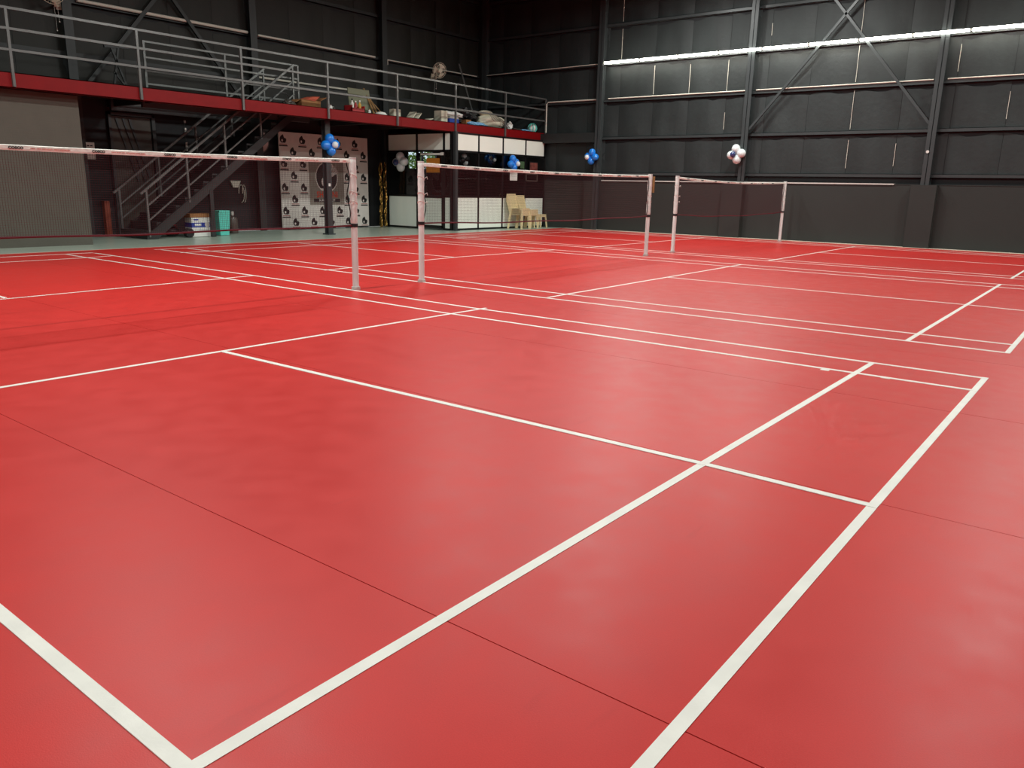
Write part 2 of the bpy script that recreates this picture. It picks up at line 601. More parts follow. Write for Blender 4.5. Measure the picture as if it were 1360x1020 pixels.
# ---- left wall (behind the mezzanine), with a window opening inside the cabin
wl = MB()
wl.box((XR - .12, YL - .12, 0), (-13.45, YL, ZC)).box((-12.05, YL - .12, 0), (XB, YL, ZC))
wl.box((-13.45, YL - .12, 0), (-12.05, YL, 1.72)).box((-13.45, YL - .12, 2.36), (-12.05, YL, ZC))
wl = wl.build('wall_left', M['sheet'])
tag(wl, 'dark clad wall behind the mezzanine and staircase', 'wall', kind='structure')
seam_x = [XR + 1.13 * k for k in range(24)]
k = 500
lrows = [3.0, 3.80, 4.86, 6.02, 7.15, ZC]
for z0, z1 in zip(lrows[:-1], lrows[1:]):
    for a0, a1 in zip(seam_x, seam_x[1:]):
        k += 1
        insulation(wl, 'y', YL, a0 + .004, a1 - .004, z0, z1, M['insul_b'], k)
COLX = (-15.42, -10.9, -6.43, -1.93, 2.57, 7.07)
for z in (3.80, 4.86, 6.02, 7.15):
    xs = (XR,) + COLX + (XB,)
    for a0, a1 in zip(xs, xs[1:]):
        MB().box((a0 + .02, YL, z - .045), (a1 - .02, YL + .09, z - .035)).box((a0 + .02, YL + .08, z - .045), (a1 - .02, YL + .09, z + .045)).build('girt', M['steel_d'], wl)
for x in COLX:
    i_column(wl, x, YL + .01, 0, ZC, 'y', depth=.24, m=M['steel_d'])
for a, b in (((-2.05, 3.02), (-6.33, 8.05)), ((-6.33, 2.95), (-2.05, 8.05))):
    MB().bar((a[0], YL + .16, a[1]), (b[0], YL + .16, b[1]), .08, .06, up=(0, 1, 0)).build('brace', M['steel_d'], wl)

win = MB()
for a in ((-13.45, -13.40), (-12.10, -12.05), (-12.78, -12.74)):
    win.box((a[0], YL - .1, 1.72), (a[1], YL - .03, 2.36))
for z in ((1.72, 1.77), (2.31, 2.36)):
    win.box((-13.45, YL - .1, z[0]), (-12.05, YL - .03, z[1]))
win = win.build('window_1', M['black_alu'])
tag(win, 'small black framed window in the back of the office cabin with greenery outside', 'window', kind='structure')
MB().box((-13.41, YL - .068, 1.76), (-12.77, YL - .062, 2.32)).build('glass_pane', M['glass'], win)
MB().box((-12.75, YL - .068, 1.76), (-12.09, YL - .062, 2.32)).build('glass_pane', M['glass'], win)

door = MB().box((-3.62, YL + .02, 0), (-2.72, YL + .06, 2.62)).build('door_1', M['door'])
tag(door, 'tall grey steel door in the dark wall left of the staircase', 'door', kind='structure')
MB().box((-3.72, YL, 0), (-3.64, YL + .10, 2.7)).box((-2.70, YL, 0), (-2.64, YL + .10, 2.7)).box((-3.72, YL, 2.64), (-2.64, YL + .10, 2.7)).build('door_frame', M['steel'], door)
for x in (-2.84, -3.0, -3.14):  # slanted bars stand in for light reflections on the door face
    MB().bar((x + .02, YL + .075, 2.58), (x - .38, YL + .075, 1.2), .05, .02, up=(0, 1, 0)).build('reflection_streak', M['steel'], door)

wb = MB().box((XB, YL, 0), (XB + .12, YN, ZC)).build('wall_back', M['plaster'])
tag(wb, 'plain grey wall behind the camera', 'wall', kind='structure')
wn = MB().box((XR, YN, 0), (XB, YN + .12, ZC)).build('wall_near', M['plaster'])
tag(wn, 'plain grey wall along the open side of the courts', 'wall', kind='structure')
ce = MB().box((XR - .1, YL - .1, ZC), (XB + .1, YN + .1, ZC + .1)).build('ceiling', M['ceil'])
tag(ce, 'grey sheet roof above the courts', 'ceiling', kind='structure')
wi = MB().box((-.92, -8.90, -.01), (XB, -8.68, 2.74)).build('wall_inner', M['block'], base=(-.92, -8.9, 0))
tag(wi, 'grey painted block wall under the left end of the red mezzanine beam', 'wall', kind='structure')

# ================================================================== LAMPS
def high_bay(x, y, i):
    t = thing('high_bay_light', 'long white batten lamp hanging from the roof above the courts', 'lamp', (x, y, ZC), 'roof lamps over the courts')
    z = HIGH_BAY_Z
    MB().box((x - .62, y - .16, z), (x + .62, y + .16, z + .07)).build('housing', M['housing'], t)
    MB().box((x - .58, y - .13, z - .015), (x + .58, y + .13, z - .001)).build('diffuser', M['diff'], t)
    for s in (-.5, .5):
        MB().cyl((x + s, y, z + .07), (x + s, y, ZC), .006, n=6).build('hanger', M['steel'], t)
    L = bpy.data.lights.new('lamp_glow', 'AREA')
    L.shape = 'RECTANGLE'
    L.size, L.size_y = 1.16, .26
    L.energy = HIGH_BAY_POWER
    L.spread = math.radians(HIGH_BAY_SPREAD)
    L.color = (.98, 1.0, .96)
    lo = bpy.data.objects.new('lamp_glow', L)
    COL.objects.link(lo)
    lo.parent = t
    lo.location = (0, 0, z - .03 - ZC)


for i, x in enumerate(HIGH_BAY_X):
    for y in HIGH_BAY_Y:
        high_bay(x, y, i)

# wall tubes: one proto, copied along the girt
xt = -15.30
tube = thing('tube_light', 'x', 'lamp', (xt, -6.10, 4.93), 'lit tubes end to end along the far wall')
MB().box((xt - .035, -6.10, 4.93), (xt - .005, -4.90, 4.975)).build('housing', M['housing'], tube)
MB().cyl((xt, -6.075, 4.94), (xt, -4.925, 4.94), .034, n=14).build('tube', M['tube'], tube, smooth=True)
for y in (-6.085, -4.915):
    MB().box((xt - .02, y - .012, 4.915), (xt + .02, y + .012, 4.968)).build('end_cap', M['housing'], tube)
MB().box((XR + .08, -5.55, 4.94), (xt - .03, -5.51, 4.96)).build('bracket', M['steel'], tube)
ordw = ['first', 'second', 'third', 'fourth', 'fifth', 'sixth', 'seventh', 'eighth', 'ninth', 'tenth', 'eleventh', 'twelfth', 'thirteenth']
tube['label'] = 'lit white tube at the left end of the row on the far wall'
for i in range(1, 13):
    dup(tube, (xt, -6.10 + 1.22 * i, 4.93), '%s lit tube from the left end of the row on the far wall' % ordw[i])


# ================================================================== MEZZANINE
YM = -8.4
mz = thing('mezzanine', 'dark steel mezzanine floor with a long red front beam', 'mezzanine', (-2, -9.8, 2.74))
MB().box((-15.58, YM - .02, 2.74), (XB, YM, 3.0)).box((-15.58, YM - .1, 2.985), (XB, YM, 3.0)).box((-15.58, YM - .1, 2.74), (XB, YM, 2.755)).build('fascia_beam', M['red'], mz)
for x in [-13.64, -11.33, -9.04, -6.7, -4.35, -2.05, .22, 2.5]:
    MB().box((x - .004, YM, 2.74), (x + .004, YM + .006, 3.0)).build('weld_strip', M['red'], mz)
# deck boards round the stair opening
MB().box((-15.58, YL + .02, 2.95), (-6.75, YM - .1, 2.985)).build('deck_plate', M['steel_d'], mz)
MB().box((-6.75, -9.5, 2.95), (-2.75, YM - .1, 2.985)).build('deck_plate', M['steel_d'], mz)
MB().box((-6.75, YL + .02, 2.95), (-2.75, -10.85, 2.985)).build('deck_plate', M['steel_d'], mz)
MB().box((-2.75, YL + .02, 2.95), (XB, YM - .1, 2.985)).build('deck_plate', M['steel_d'], mz)
for x in [-14.5, -13, -11.6, -10.1, -8.6, -7.0, -2.7, -1.2, .3, 1.8, 3.3, 4.8, 6.3]:
    MB().box((x - .04, YL + .05, 2.80), (x + .04, YM - .05, 2.95)).build('joist', M['steel_d'], mz)
MB().box((-6.9, -9.56, 2.72), (-2.6, -9.48, 2.95)).build('joist', M['steel'], mz)
MB().box((-6.9, -10.92, 2.72), (-2.6, -10.84, 2.95)).build('joist', M['steel'], mz)
# columns carrying the front beam
mc = thing('steel_column', 'grey steel column under the red beam with a blue balloon cluster', 'column', (-6.8, -8.75, 0))
i_column(mc, -6.83, -8.86, 0, 2.74, 'y', depth=.15, w=.15, name='shaft')
MB().box((-6.94, -8.90, -.008), (-6.72, -8.67, .02)).build('base_plate', M['steel'], mc)
MB().box((-6.86, -8.711, 1.18), (-6.80, -8.704, 1.25)).build('sticker', M['paper'], mc)
mc2 = thing('steel_column', 'thin grey steel column at the front corner of the office cabin', 'column', (-11.0, -8.24, 0))
MB().box((-11.04, -8.27, 0), (-10.94, -8.18, 2.75)).build('shaft', M['steel'], mc2)
MB().box((-11.08, -8.29, -.008), (-10.90, -8.14, .012)).build('base_plate', M['steel'], mc2)

# front guard rail
gr = thing('guard_rail', 'long grey three-bar guard rail along the mezzanine edge', 'railing', (-4, -8.38, 2.74))
px = [-15.52, -13.42, -11.15, -8.88, -6.60, -4.27, -2.0, .26, 2.6, 4.9, 7.2]
for x in px:
    MB().bar((x, YM + .025, 2.76), (x, YM + .025, 4.03), .045).build('post', M['rail'], gr)
for z in (4.03, 3.70, 3.36):
    for a, b in zip(px, px[1:]):
        m = MB().bar((a + (.0225 if z < 4 else 0), YM + .025, z), (b - (.0225 if z < 4 else 0), YM + .025, z), .042)
        m.build('rail', M['rail'], gr)
# rail round the stair opening
g2 = thing('guard_rail', 'shorter grey guard rail round the stair opening on the mezzanine', 'railing', (-4.7, -9.52, 2.985))
for x in (-2.74, -4.62, -6.62):
    MB().bar((x, -9.52, 2.985), (x, -9.52, 4.03), .045).build('post', M['rail'], g2)
for z in (4.03, 3.72, 3.46, 3.2):
    for a, b in ((-2.72, -4.64), (-4.64, -6.62)):
        MB().bar((a, -9.52, z), (b, -9.52, z), .036).build('rail', M['rail'], g2)

# staircase
st = thing('staircase', 'grey steel staircase rising under and through the mezzanine', 'staircase', (-2.4, -10.0, 0))
N, X0, X1, YA, YB = 17, -2.42, -6.42, -9.42, -10.6
rise, run = 3.0 / N, (X0 - X1) / N
for y in (YA, YB):
    MB().poly([(X0 + .02, y - .006, 0), (X0 - .22, y - .006, 0), (X1 - .02, y - .006, 2.82), (X1 - .02, y - .006, 2.985), (X1 + .04, y - .006, 2.985), (X0, y - .006, .09)], (0, .012, 0)).bar((X0, y + .02, .10), (X1 + .02, y + .02, 3.0), .05, .012).build('stringer', M['steel_d'], st)
for i in range(N):
    xa = X0 - run * i
    z = rise * (i + 1)
    MB().box((xa - run - .02, YB + .01, z - .03), (xa, YA - .01, z)).build('tread', M['steel_d'], st)
    if i < N - 1 or True:
        MB().box((xa - .006, YB + .01, z - rise), (xa, YA - .01, z - .03)).build('riser', M['steel_d'], st)
MB().bar((-4.0, YA - .03, 0), (-4.0, YA - .03, 1.06), .09).build('support_post', M['steel_d'], st)
MB().bar((-4.0, YB + .05, 0), (-4.0, YB + .05, 1.06), .09).build('support_post', M['steel_d'], st)
for y in (YA + .0, YB):
    sl = 3.0 / (X0 - X1)
    for k_ in range(5):
        x = X0 - .05 - k_ * .98
        zb = (X0 - x) * sl
        MB().bar((x, y, zb), (x, y, zb + 1.0), .04).build('newel', M['rail'], st)
    MB().bar((X0 + .08, y, .95), (X1 + .0, y, .95 + (X0 + .08 - X1) * sl), .045).build('handrail', M['rail'], st)
    for dz in (.35, .66):
        MB().bar((X0 - .05, y, dz + .04), (X1, y, dz + .04 + (X0 - .05 - X1) * sl), .03).build('handrail', M['rail'], st)

# ================================================================== OFFICE CABIN
oc = thing('office_cabin', 'black framed office cabin with white panels and dark glass', 'cabin', (-13.2, -9.6, 0))
FX = [-10.99, -12.10, -13.25, -14.40, -15.42]
YF = -8.30
fr = MB()
for x in FX:
    fr.box((x - .03, YF - .05, 0), (x + .03, YF, 2.735))
for z in (0.0, .93, 2.20, 2.70):
    fr.box((-15.45, YF - .05, z), (-10.96, YF, z + (.05 if z else .04)))
fr.build('frame', M['black_alu'], oc)
for a, b in zip(FX, FX[1:]):
    MB().box((b + .03, YF - .03, .045), (a - .03, YF - .012, .925)).build('white_panel', M['white_panel'], oc)
    MB().box((b + .03, YF - .03, 2.255), (a - .03, YF - .012, 2.70)).build('white_panel', M['white_panel'], oc)
    MB().box((b + .03, YF - .025, .985), (a - .03, YF - .019, 2.195)).build('glass_pane', M['glass'], oc)
XS = -10.90
SY = [-8.33, -8.60, -9.68, -10.92]
fs = MB()
for y in SY:
    fs.box((XS - .06, y - .035, 0), (XS, y + .035, 2.735))
for z in (0.0, .93, 2.20, 2.70):
    for a, b in zip(SY, SY[1:]):
        if not (z == 0 and a == -8.60):
            fs.box((XS - .05, b, z), (XS, a, z + .05))
fs.build('frame', M['black_alu'], oc)
for i, (a, b) in enumerate(zip(SY, SY[1:])):
    MB().box((XS - .04, b + .035, 2.255), (XS - .02, a - .035, 2.70)).build('white_panel', M['white_panel'], oc)
    if i != 1:
        MB().box((XS - .04, b + .035, .05), (XS - .02, a - .035, .925)).build('white_panel', M['white_panel'], oc)
        MB().box((XS - .03, b + .035, .985), (XS - .024, a - .035, 2.195)).build('glass_pane', M['glass'], oc)
dr = MB()
dr.box((XS - .045, -9.64, .03), (XS - .008, -9.58, 2.18)).box((XS - .045, -8.70, .03), (XS - .008, -8.64, 2.18))
for z in ((.03, .12), (.90, .98), (2.10, 2.18)):
    dr.box((XS - .045, -9.64, z[0]), (XS - .008, -8.64, z[1]))
dr = dr.build('cabin_door', M['black_alu'], oc)
MB().box((XS - .035, -9.58, .12), (XS - .02, -8.70, .90)).build('white_panel', M['white_panel'], dr)
MB().box((XS - .03, -9.58, .98), (XS - .024, -8.70, 2.10)).build('glass_pane', M['glass'], dr)
MB().box((XS + .0, -9.50, 2.11), (XS + .03, -8.66, 2.16)).box((XS, -8.70, 2.10), (XS + .04, -8.60, 2.18)).build('door_closer', M['paper'], dr)
MB().box((-15.56, -11.1, 2.72), (-10.95, -8.36, 2.735)).build('cabin_ceiling', M['dark_in'], oc)
MB().box((-15.58, -11.18, 0), (-15.55, -8.36, 2.72)).build('cabin_lining', M['dark_in'], oc)
MB().box((-10.98, -10.96, 0), (-10.92, YL + .25, 2.735)).build('cabin_lining', M['dark_in'], oc)

# papers and pictures on the cabin glass
def flat_y(name, label, cat, x0, x1, z0, z1, y, m, border=None):
    t = MB().box((x0, y, z0), (x1, y + .004, z1)).build(name, m, base=((x0 + x1) / 2, y, z0))
    return tag(t, label, cat)


flat_y('paper_notice', 'white paper notice taped to the cabin glass below blue balloons', 'notice', -13.97, -13.60, 1.46, 1.74, YF + .002, M['paper'])
pf = thing('picture_frame', 'red and green picture on the cabin glass near its right end', 'picture', (-14.82, YF, 1.76))
MB().box((-15.05, YF + .002, 1.72), (-14.60, YF + .012, 2.06)).build('frame', M['dark'], pf)
MB().box((-15.02, YF + .012, 1.75), (-14.63, YF + .014, 2.03)).build('picture', mat('picture_print', (120, 66, 58), .5, vary=.6, vscale=9), pf)
flat_y('green_notice', 'small green notice on the cabin glass between balloons and picture', 'notice', -14.33, -14.12, 1.84, 2.05, YF + .002, mat('green_print', (64, 92, 62), .6, vary=.3, vscale=20))
pf2 = thing('picture_frame', 'dark empty frame low on the cabin glass below the red picture', 'picture', (-14.7, YF, 1.42))
m = MB()
for a in ((-15.05, 1.45, -14.42, 1.48), (-15.05, 1.66, -14.42, 1.69), (-15.05, 1.45, -15.01, 1.69), (-14.46, 1.45, -14.42, 1.69)):
    m.box((a[0], YF + .002, a[1]), (a[2], YF + .014, a[3]))
m.build('frame', M['smoke'], pf2)
t = MB().box((XS + .001, -9.28, 1.62), (XS + .006, -8.76, 2.02)).build('orange_notice', M['orange'], base=(XS, -9.0, 1.62))
tag(t, 'orange brown poster on the glass door of the office cabin', 'poster')

# ================================================================== NETS AND POSTS
def net_post(x, y, side, label, full=True, h=1.53, wraps=True):
    """side: +1 when the net leaves towards +x"""
    t = thing('net_post', label, 'net post', (x, y, 0), 'white net posts')
    MB().cyl((x, y, 0), (x, y, h), .038, n=20).build('pole', M['pvc'], t, smooth=True)
    MB().cyl((x, y, 0), (x, y, .035), .052, n=20).build('base_collar', M['rubber'], t, smooth=True)
    rr = random.Random(int(x * 10) + 50)
    prof = [(.0395 + rr.uniform(0, .004), .80 + .72 * i / 14) for i in range(15)]
    MB().lathe([(.038, .79)] + prof + [(.038, 1.525)], 18, (x, y, 0)).build('plastic_wrap', M['wrap'], t, smooth=True)
    c = MB().cyl((x, y, h), (x, y, h + .012), .042, n=20).build('cap', M['pvc'], t, smooth=True)
    MB().cyl((x, y, .745), (x, y, .785), .045, n=18).build('strap', M['strap'], t, smooth=True)
    for z in (1.02, 1.13, 1.33):
        q = MB()
        pts = [(x + .044 * math.cos(a), y + .044 * math.sin(a), z + .03 * math.sin(a + z)) for a in [2 * PI * i / 12 for i in range(13)]]
        q.path(pts, .004, 5)
        q.path([(x + side * .03, y + .035, z), (x + side * .06, y + .05, z + .02), (x + side * .075, y + .045, z - .01)], .004, 5)
        q.build('string_tie', M['string'], t)
    return t


def sag(s, d):
    return -4 * d * s * (1 - s)


def net(xa, xb, ya, yb, dtop, dbot, label, h=1.525, letters=()):
    """net from (xa,ya) to (xb,yb); xa is the end nearer the camera"""
    L = math.hypot(xb - xa, yb - ya)
    t = thing('badminton_net', label, 'net', (xb, yb, 0), 'badminton nets across the courts')
    ex = .07 / L
    def P(s, z):
        return Vector((xa + (xb - xa) * s, ya + (yb - ya) * s, z))
    ztop = lambda s: h + sag(s, dtop)
    zbot = lambda s: .765 + sag(s, dbot) + .006 * math.sin(s * 19)
    n = 40
    # tape: folded band with thickness
    bm = MB()
    rings = []
    for i in range(n + 1):
        s = i / n
        p = P(s, ztop(s))
        w = .006 + .002 * math.sin(s * 60)
        wob = .003 * math.sin(s * 37) + .002 * math.sin(s * 91)
        prof = ((-w, -.006), (w, -.006), (w + .002, .006), (w, .034), (0, .038), (-w, .034))
        rings.append([bm.bm.verts.new((p.x, p.y + a + wob, p.z + b - .038)) for a, b in prof])
    for a, b in zip(rings, rings[1:]):
        for k_ in range(6):
            bm.bm.faces.new((a[k_], a[(k_ + 1) % 6], b[(k_ + 1) % 6], b[k_]))
    bm.bm.faces.new(rings[0]); bm.bm.faces.new(rings[-1][::-1])
    tape = bm.build('top_tape', M['tape'], t, smooth=False)
    for lx in letters:
        s = (lx - xa) / (xb - xa)
        if not .01 < s < .99:
            continue
        p = P(s, ztop(s) - .024)
        text(tape, 'lettering', 'COSCO', M['ink'], .029, (p.x, p.y + .0135, p.z), FACE_Y, bold=.0012, squash=1.12)
        q = MB()
        rr = random.Random(int(lx * 100))
        for j in range(7):
            dx = -.14 - j * .045
            if p.x + dx < min(xa, xb) + .06:
                break
            q.box((p.x + dx - rr.uniform(.008, .018), p.y + .0105, p.z - .005), (p.x + dx + rr.uniform(.026, .030), p.y + .0125, p.z + .006))
        if len(q.bm.verts):
            q.build('faded_print', M['tape_red'], tape)
    # mesh of cords
    rad = .0011
    q = MB()
    bmv = q.bm
    def strand(pts):
        prev = None
        for p in pts:
            ring = [bmv.verts.new(p + Vector((0, rad, -rad * .6))), bmv.verts.new(p + Vector((rad * .7, -rad, -rad * .6))), bmv.verts.new(p + Vector((-rad * .7, -rad * .3, rad)))]
            if prev:
                for k_ in range(3):
                    bmv.faces.new((prev[k_], prev[(k_ + 1) % 3], ring[(k_ + 1) % 3], ring[k_]))
            prev = ring
    def vstrand(p, p2):
        ra = [bmv.verts.new(p + Vector(v)) for v in ((rad, 0, 0), (-rad * .5, rad * .9, 0), (-rad * .5, -rad * .9, 0))]
        rb = [bmv.verts.new(p2 + Vector(v)) for v in ((rad, 0, 0), (-rad * .5, rad * .9, 0), (-rad * .5, -rad * .9, 0))]
        for k_ in range(3):
            bmv.faces.new((ra[k_], ra[(k_ + 1) % 3], rb[(k_ + 1) % 3], rb[k_]))
    rowsn, cols = 35, int(L / .021)
    for j in range(1, rowsn):
        v = j / rowsn
        strand([P(ex + (1 - 2 * ex) * i / 14, (ztop(i / 14) - .04) * (1 - v) + zbot(i / 14) * v) for i in range(15)])
    for i in range(cols + 1):
        s = ex + (1 - 2 * ex) * i / cols
        vstrand(P(s, ztop(s) - .04), P(s, zbot(s)))
    nt_ = q.build('netting', M['net'], t)
    nt_['kind'] = 'stuff'
    q = MB().path([P(i / 30, zbot(i / 30)) for i in range(31)], .0105, 6)
    q.build('bottom_cord', M['cord'], t, smooth=True)
    for s0, sg in ((0, 1), (1, -1)):
        q = MB()
        pts = []
        for i in range(15):
            v = i / 14
            off = (.045 + .022 * math.sin(v * 11 + s0 * 2)) / L * sg
            pts.append(P(s0 + off, (h - .04) * (1 - v) + .78 * v))
        q.path(pts, .007, 5)
        q.build('side_cord', M['strap'], t, smooth=True)
    return t


lt = [.23 + .665 * i for i in range(9)]
net_post(-.03, 0, 1, 'nearest whole white net post, at the right end of the near net')
net_post(6.12, 0, -1, 'white net post at the left end of the near net')
net(6.12 - .03, 0.0, 0, 0, .03, .02, 'nearest badminton net, running out of the photo on the left', letters=lt)
net_post(-1.165, .0, -1, 'white net post at the left end of the middle net')
net_post(-7.46, -.09, 1, 'white net post at the right end of the middle net')
net(-1.19, -7.44, 0, -.09, .03, .03, 'middle badminton net in front of the office cabin', letters=[-1.6 - .665 * i for i in range(9)])
net_post(-8.74, -.16, -1, 'white net post at the left end of the farthest net')
net_post(-14.75, -.06, 1, 'farthest white net post, at the right end of the far net')
net(-8.77, -14.72, -.16, -.06, .05, .06, 'farthest badminton net, near the dark far wall', letters=[-9.2 - .665 * i for i in range(8)])
# wooden spacer tucked behind one post
t = MB().box((-7.54, -.07, 1.20), (-7.51, -.03, 1.50)).build('wood_batten', M['wood'], base=(-7.52, -.05, 1.2))
tag(t, 'short pale batten strapped to the right post of the middle net', 'batten')

# ================================================================== BALLOONS
def balloon_cluster(name, label, loc, mats, centre, face, tilt=0.0, rr=.105, n=4, cdir=None):
    """petals round a centre balloon; face = unit vector out of the wall"""
    t = thing(name, label, 'balloons', loc, 'balloon flowers on columns and glass')
    fdir = Vector(face)
    side = Vector((0, 0, 1)).cross(fdir).normalized()
    upv = Vector((0, 0, 1))
    for i in range(n):
        a = 2 * PI * i / n + tilt
        c = Vector(loc) + (side * math.cos(a) + upv * math.sin(a)) * rr * 1.12
        m = MB()
        bm = m.bm
        d = (Vector(loc) - c).normalized()
        q = Vector((0, 0, 1)).rotation_difference(d).to_matrix().to_4x4()
        prof = [(.001, -1.0), (.35, -.94), (.68, -.74), (.9, -.44), (.99, -.1), (.98, .18), (.86, .48), (.62, .76), (.32, .96), (.1, 1.08), (.05, 1.12), (.09, 1.17)]
        m.lathe([(a_ * rr * .95, z_ * rr) for a_, z_ in prof], 16)
        bmesh.ops.transform(bm, matrix=Matrix.Translation(c) @ q, verts=bm.verts)
        m.build('balloon', mats[i % len(mats)], t, smooth=True)
    cc = Vector(loc) + fdir * rr * .95 + (Vector(cdir) if cdir else Vector((0, 0, 0)))
    MB().sph(cc, rr * .62, 1, 1, 1.05).build('balloon', centre, t, smooth=True)
    return t


balloon_cluster('balloon_cluster', 'blue balloon flower with white centre on the mezzanine column', (-6.80, -8.59, 2.17), [M['blue']], M['wballoon'], (0, 1, 0), .12, .125, cdir=(-.05, 0, .0))
balloon_cluster('balloon_cluster', 'blue balloon flower with white centre on the front cabin glass', (-13.62, -8.19, 1.98), [M['blue']], M['wballoon'], (0, 1, 0), .25, .115, cdir=(-.10, 0, -.02))
balloon_cluster('balloon_cluster', 'blue balloon flower with white centre on the far wall column', (-15.13, -6.30, 2.22), [M['blue']], M['wballoon'], (1, 0, 0), -.1, .115, cdir=(0, -.10, -.02))
balloon_cluster('balloon_cluster', 'white balloon flower with dark blue centre on the far wall column', (-15.22, -1.66, 2.26), [M['wballoon']], M['navy'], (1, 0, 0), .15, .125, cdir=(0, -.05, -.01))
balloon_cluster('balloon_cluster', 'white balloon flower with blue centre on the side cabin glass', (-10.80, -10.26, 1.92), [M['wballoon']], M['navy'], (1, 0, 0), .05, .135, cdir=(0, -.07, -.02))
balloon_cluster('balloon_cluster', 'white and black balloons standing in for a reflection in the cabin glass by its corner column', (-11.72, -8.52, 2.02), [M['dark'], M['wballoon']], M['dark'], (0, 1, 0), .3, .085)  # this and the next cluster model reflections in the glass as balloons
balloon_cluster('balloon_cluster', 'dark balloons standing in for a reflection in the middle of the cabin glass', (-13.0, -8.52, 2.05), [M['dark']], M['wballoon'], (0, 1, 0), .3, .085)

# ================================================================== BANNER
bn = thing('backdrop_banner', 'white printed step-and-repeat backdrop with a large grey logo panel', 'banner', (-8.6, -10.98, .03))
YBn = -10.95
MB().box((-10.13, YBn - .03, .04), (-7.02, YBn - .004, 2.56)).build('canvas', M['banner'], bn)
for x in (-7.25, -9.9):
    MB().box((x - .03, YBn - .2, 0), (x + .03, YBn - .035, .04)).bar((x, YBn - .05, .02), (x, YBn - .05, 2.5), .03).build('stand', M['dark'], bn)
MB().box((-9.20, YBn - .004, .66), (-7.96, YBn - .002, 1.93)).build('logo_panel', M['banner_g'], bn)


def emblem(cx, cz, s, y, prefix, parent, detail=False):
    """disc with a shuttlecock flying out of it to the upper right (image right is -x)"""
    d = .0012
    def pt(a, b):
        return (cx - a * s, y, cz + b * s)
    ring = [pt(1.06 * math.cos(t_), 1.08 * math.sin(t_) * 1.05) for t_ in [math.radians(v) for v in range(-62, 243, 8)]]
    if detail:
        MB().poly(ring, (0, d, 0)).build('emblem_outline', M['banner_w'], parent)
    body = []
    for v in list(range(-55, 16, 7)):
        body.append((math.cos(math.radians(v)), 1.05 * math.sin(math.radians(v))))
    body += [(.50, .10), (.28, .22), (.10, .55), (.10, 1.04)]
    for v in list(range(100, 236, 7)):
        body.append((math.cos(math.radians(v)), 1.05 * math.sin(math.radians(v))))
    MB().poly([(p[0], y + d, p[2]) for p in [pt(a, b) for a, b in body]], (0, d, 0)).build('emblem_disc', M['ink'], parent)
    cork = [(-.28 + .24 * math.cos(t_), -.35 + .34 * math.sin(t_)) for t_ in [2 * PI * i / 14 for i in range(14)]]
    MB().poly([(p[0], y + 2 * d, p[2]) for p in [pt(a, b) for a, b in cork]], (0, d, 0)).build('emblem_cork', M['banner_w'], parent)
    if detail:
        q = MB()
        for i in range(5):
            a0 = 28 + i * 13
            ca, sa = math.cos(math.radians(a0)), math.sin(math.radians(a0))
            cb, sb = math.cos(math.radians(a0 + 10)), math.sin(math.radians(a0 + 10))
            pts = [(.18 + .2 * ca, -.15 + .2 * sa), (.18 + 1.1 * ca, -.15 + 1.15 * sa), (.18 + 1.1 * cb, -.15 + 1.15 * sb), (.18 + .2 * cb, -.15 + .2 * sb)]
            q.poly([(p[0], y + 2 * d, p[2]) for p in [pt(a, b) for a, b in pts]], (0, d, 0))
        q.build('emblem_feathers', M['feather'], parent)


def emblem_small(cx, cz):
    s = .102
    y = YBn - .004
    q = MB()
    body = []
    for v in range(-55, 20, 15):
        body.append((math.cos(math.radians(v)), 1.1 * math.sin(math.radians(v))))
    body += [(.62, .36), (.40, .30), (.26, .62), (.02, 1.25)]
    for v in range(110, 236, 15):
        body.append((math.cos(math.radians(v)), 1.1 * math.sin(math.radians(v))))
    e = q.poly([(cx - a * s, y, cz + b * s) for a, b in body], (0, .0015, 0)).build('small_emblem', M['ink'], bn)
    MB().poly([(cx + .3 * s - .26 * s * math.cos(t_), y + .0015, cz - .3 * s + .34 * s * math.sin(t_)) for t_ in [2 * PI * i / 10 for i in range(10)]], (0, .001, 0)).build('cork', M['banner_w'], e)
    MB().box((cx - .12, y, cz - .134), (cx + .12, y + .0015, cz - .118)).build('red_strip', M['logo_dim'], e)
    MB().box((cx - .135, y, cz - .180), (cx + .135, y + .0015, cz - .148)).build('black_strip', M['ink'], e)


for r_ in range(8):
    cz = 2.37 - .312 * r_
    for c_ in range(5):
        cx = -7.16 - .622 * c_ - (.31 if r_ % 2 else 0)
        if cx < -10.0:
            continue
        if cz < 2.0 and cz > .6 and -9.3 < cx < -7.9:
            continue
        emblem_small(cx, cz)
emblem(-8.58, 1.42, .37, YBn - .002, 'big', bn, detail=True)
text(bn, 'lettering', 'SHIVANI', M['logo_red'], .235, (-8.58, YBn + .001, .935), FACE_Y, bold=.006, squash=.86)
MB().box((-9.04, YBn - .002, .735), (-8.10, YBn, .83)).build('black_strip', M['ink'], bn)
text(bn, 'lettering', 'SUPERMARKET', M['banner_w'], .088, (-8.57, YBn + .001, .782), FACE_Y, bold=.001)

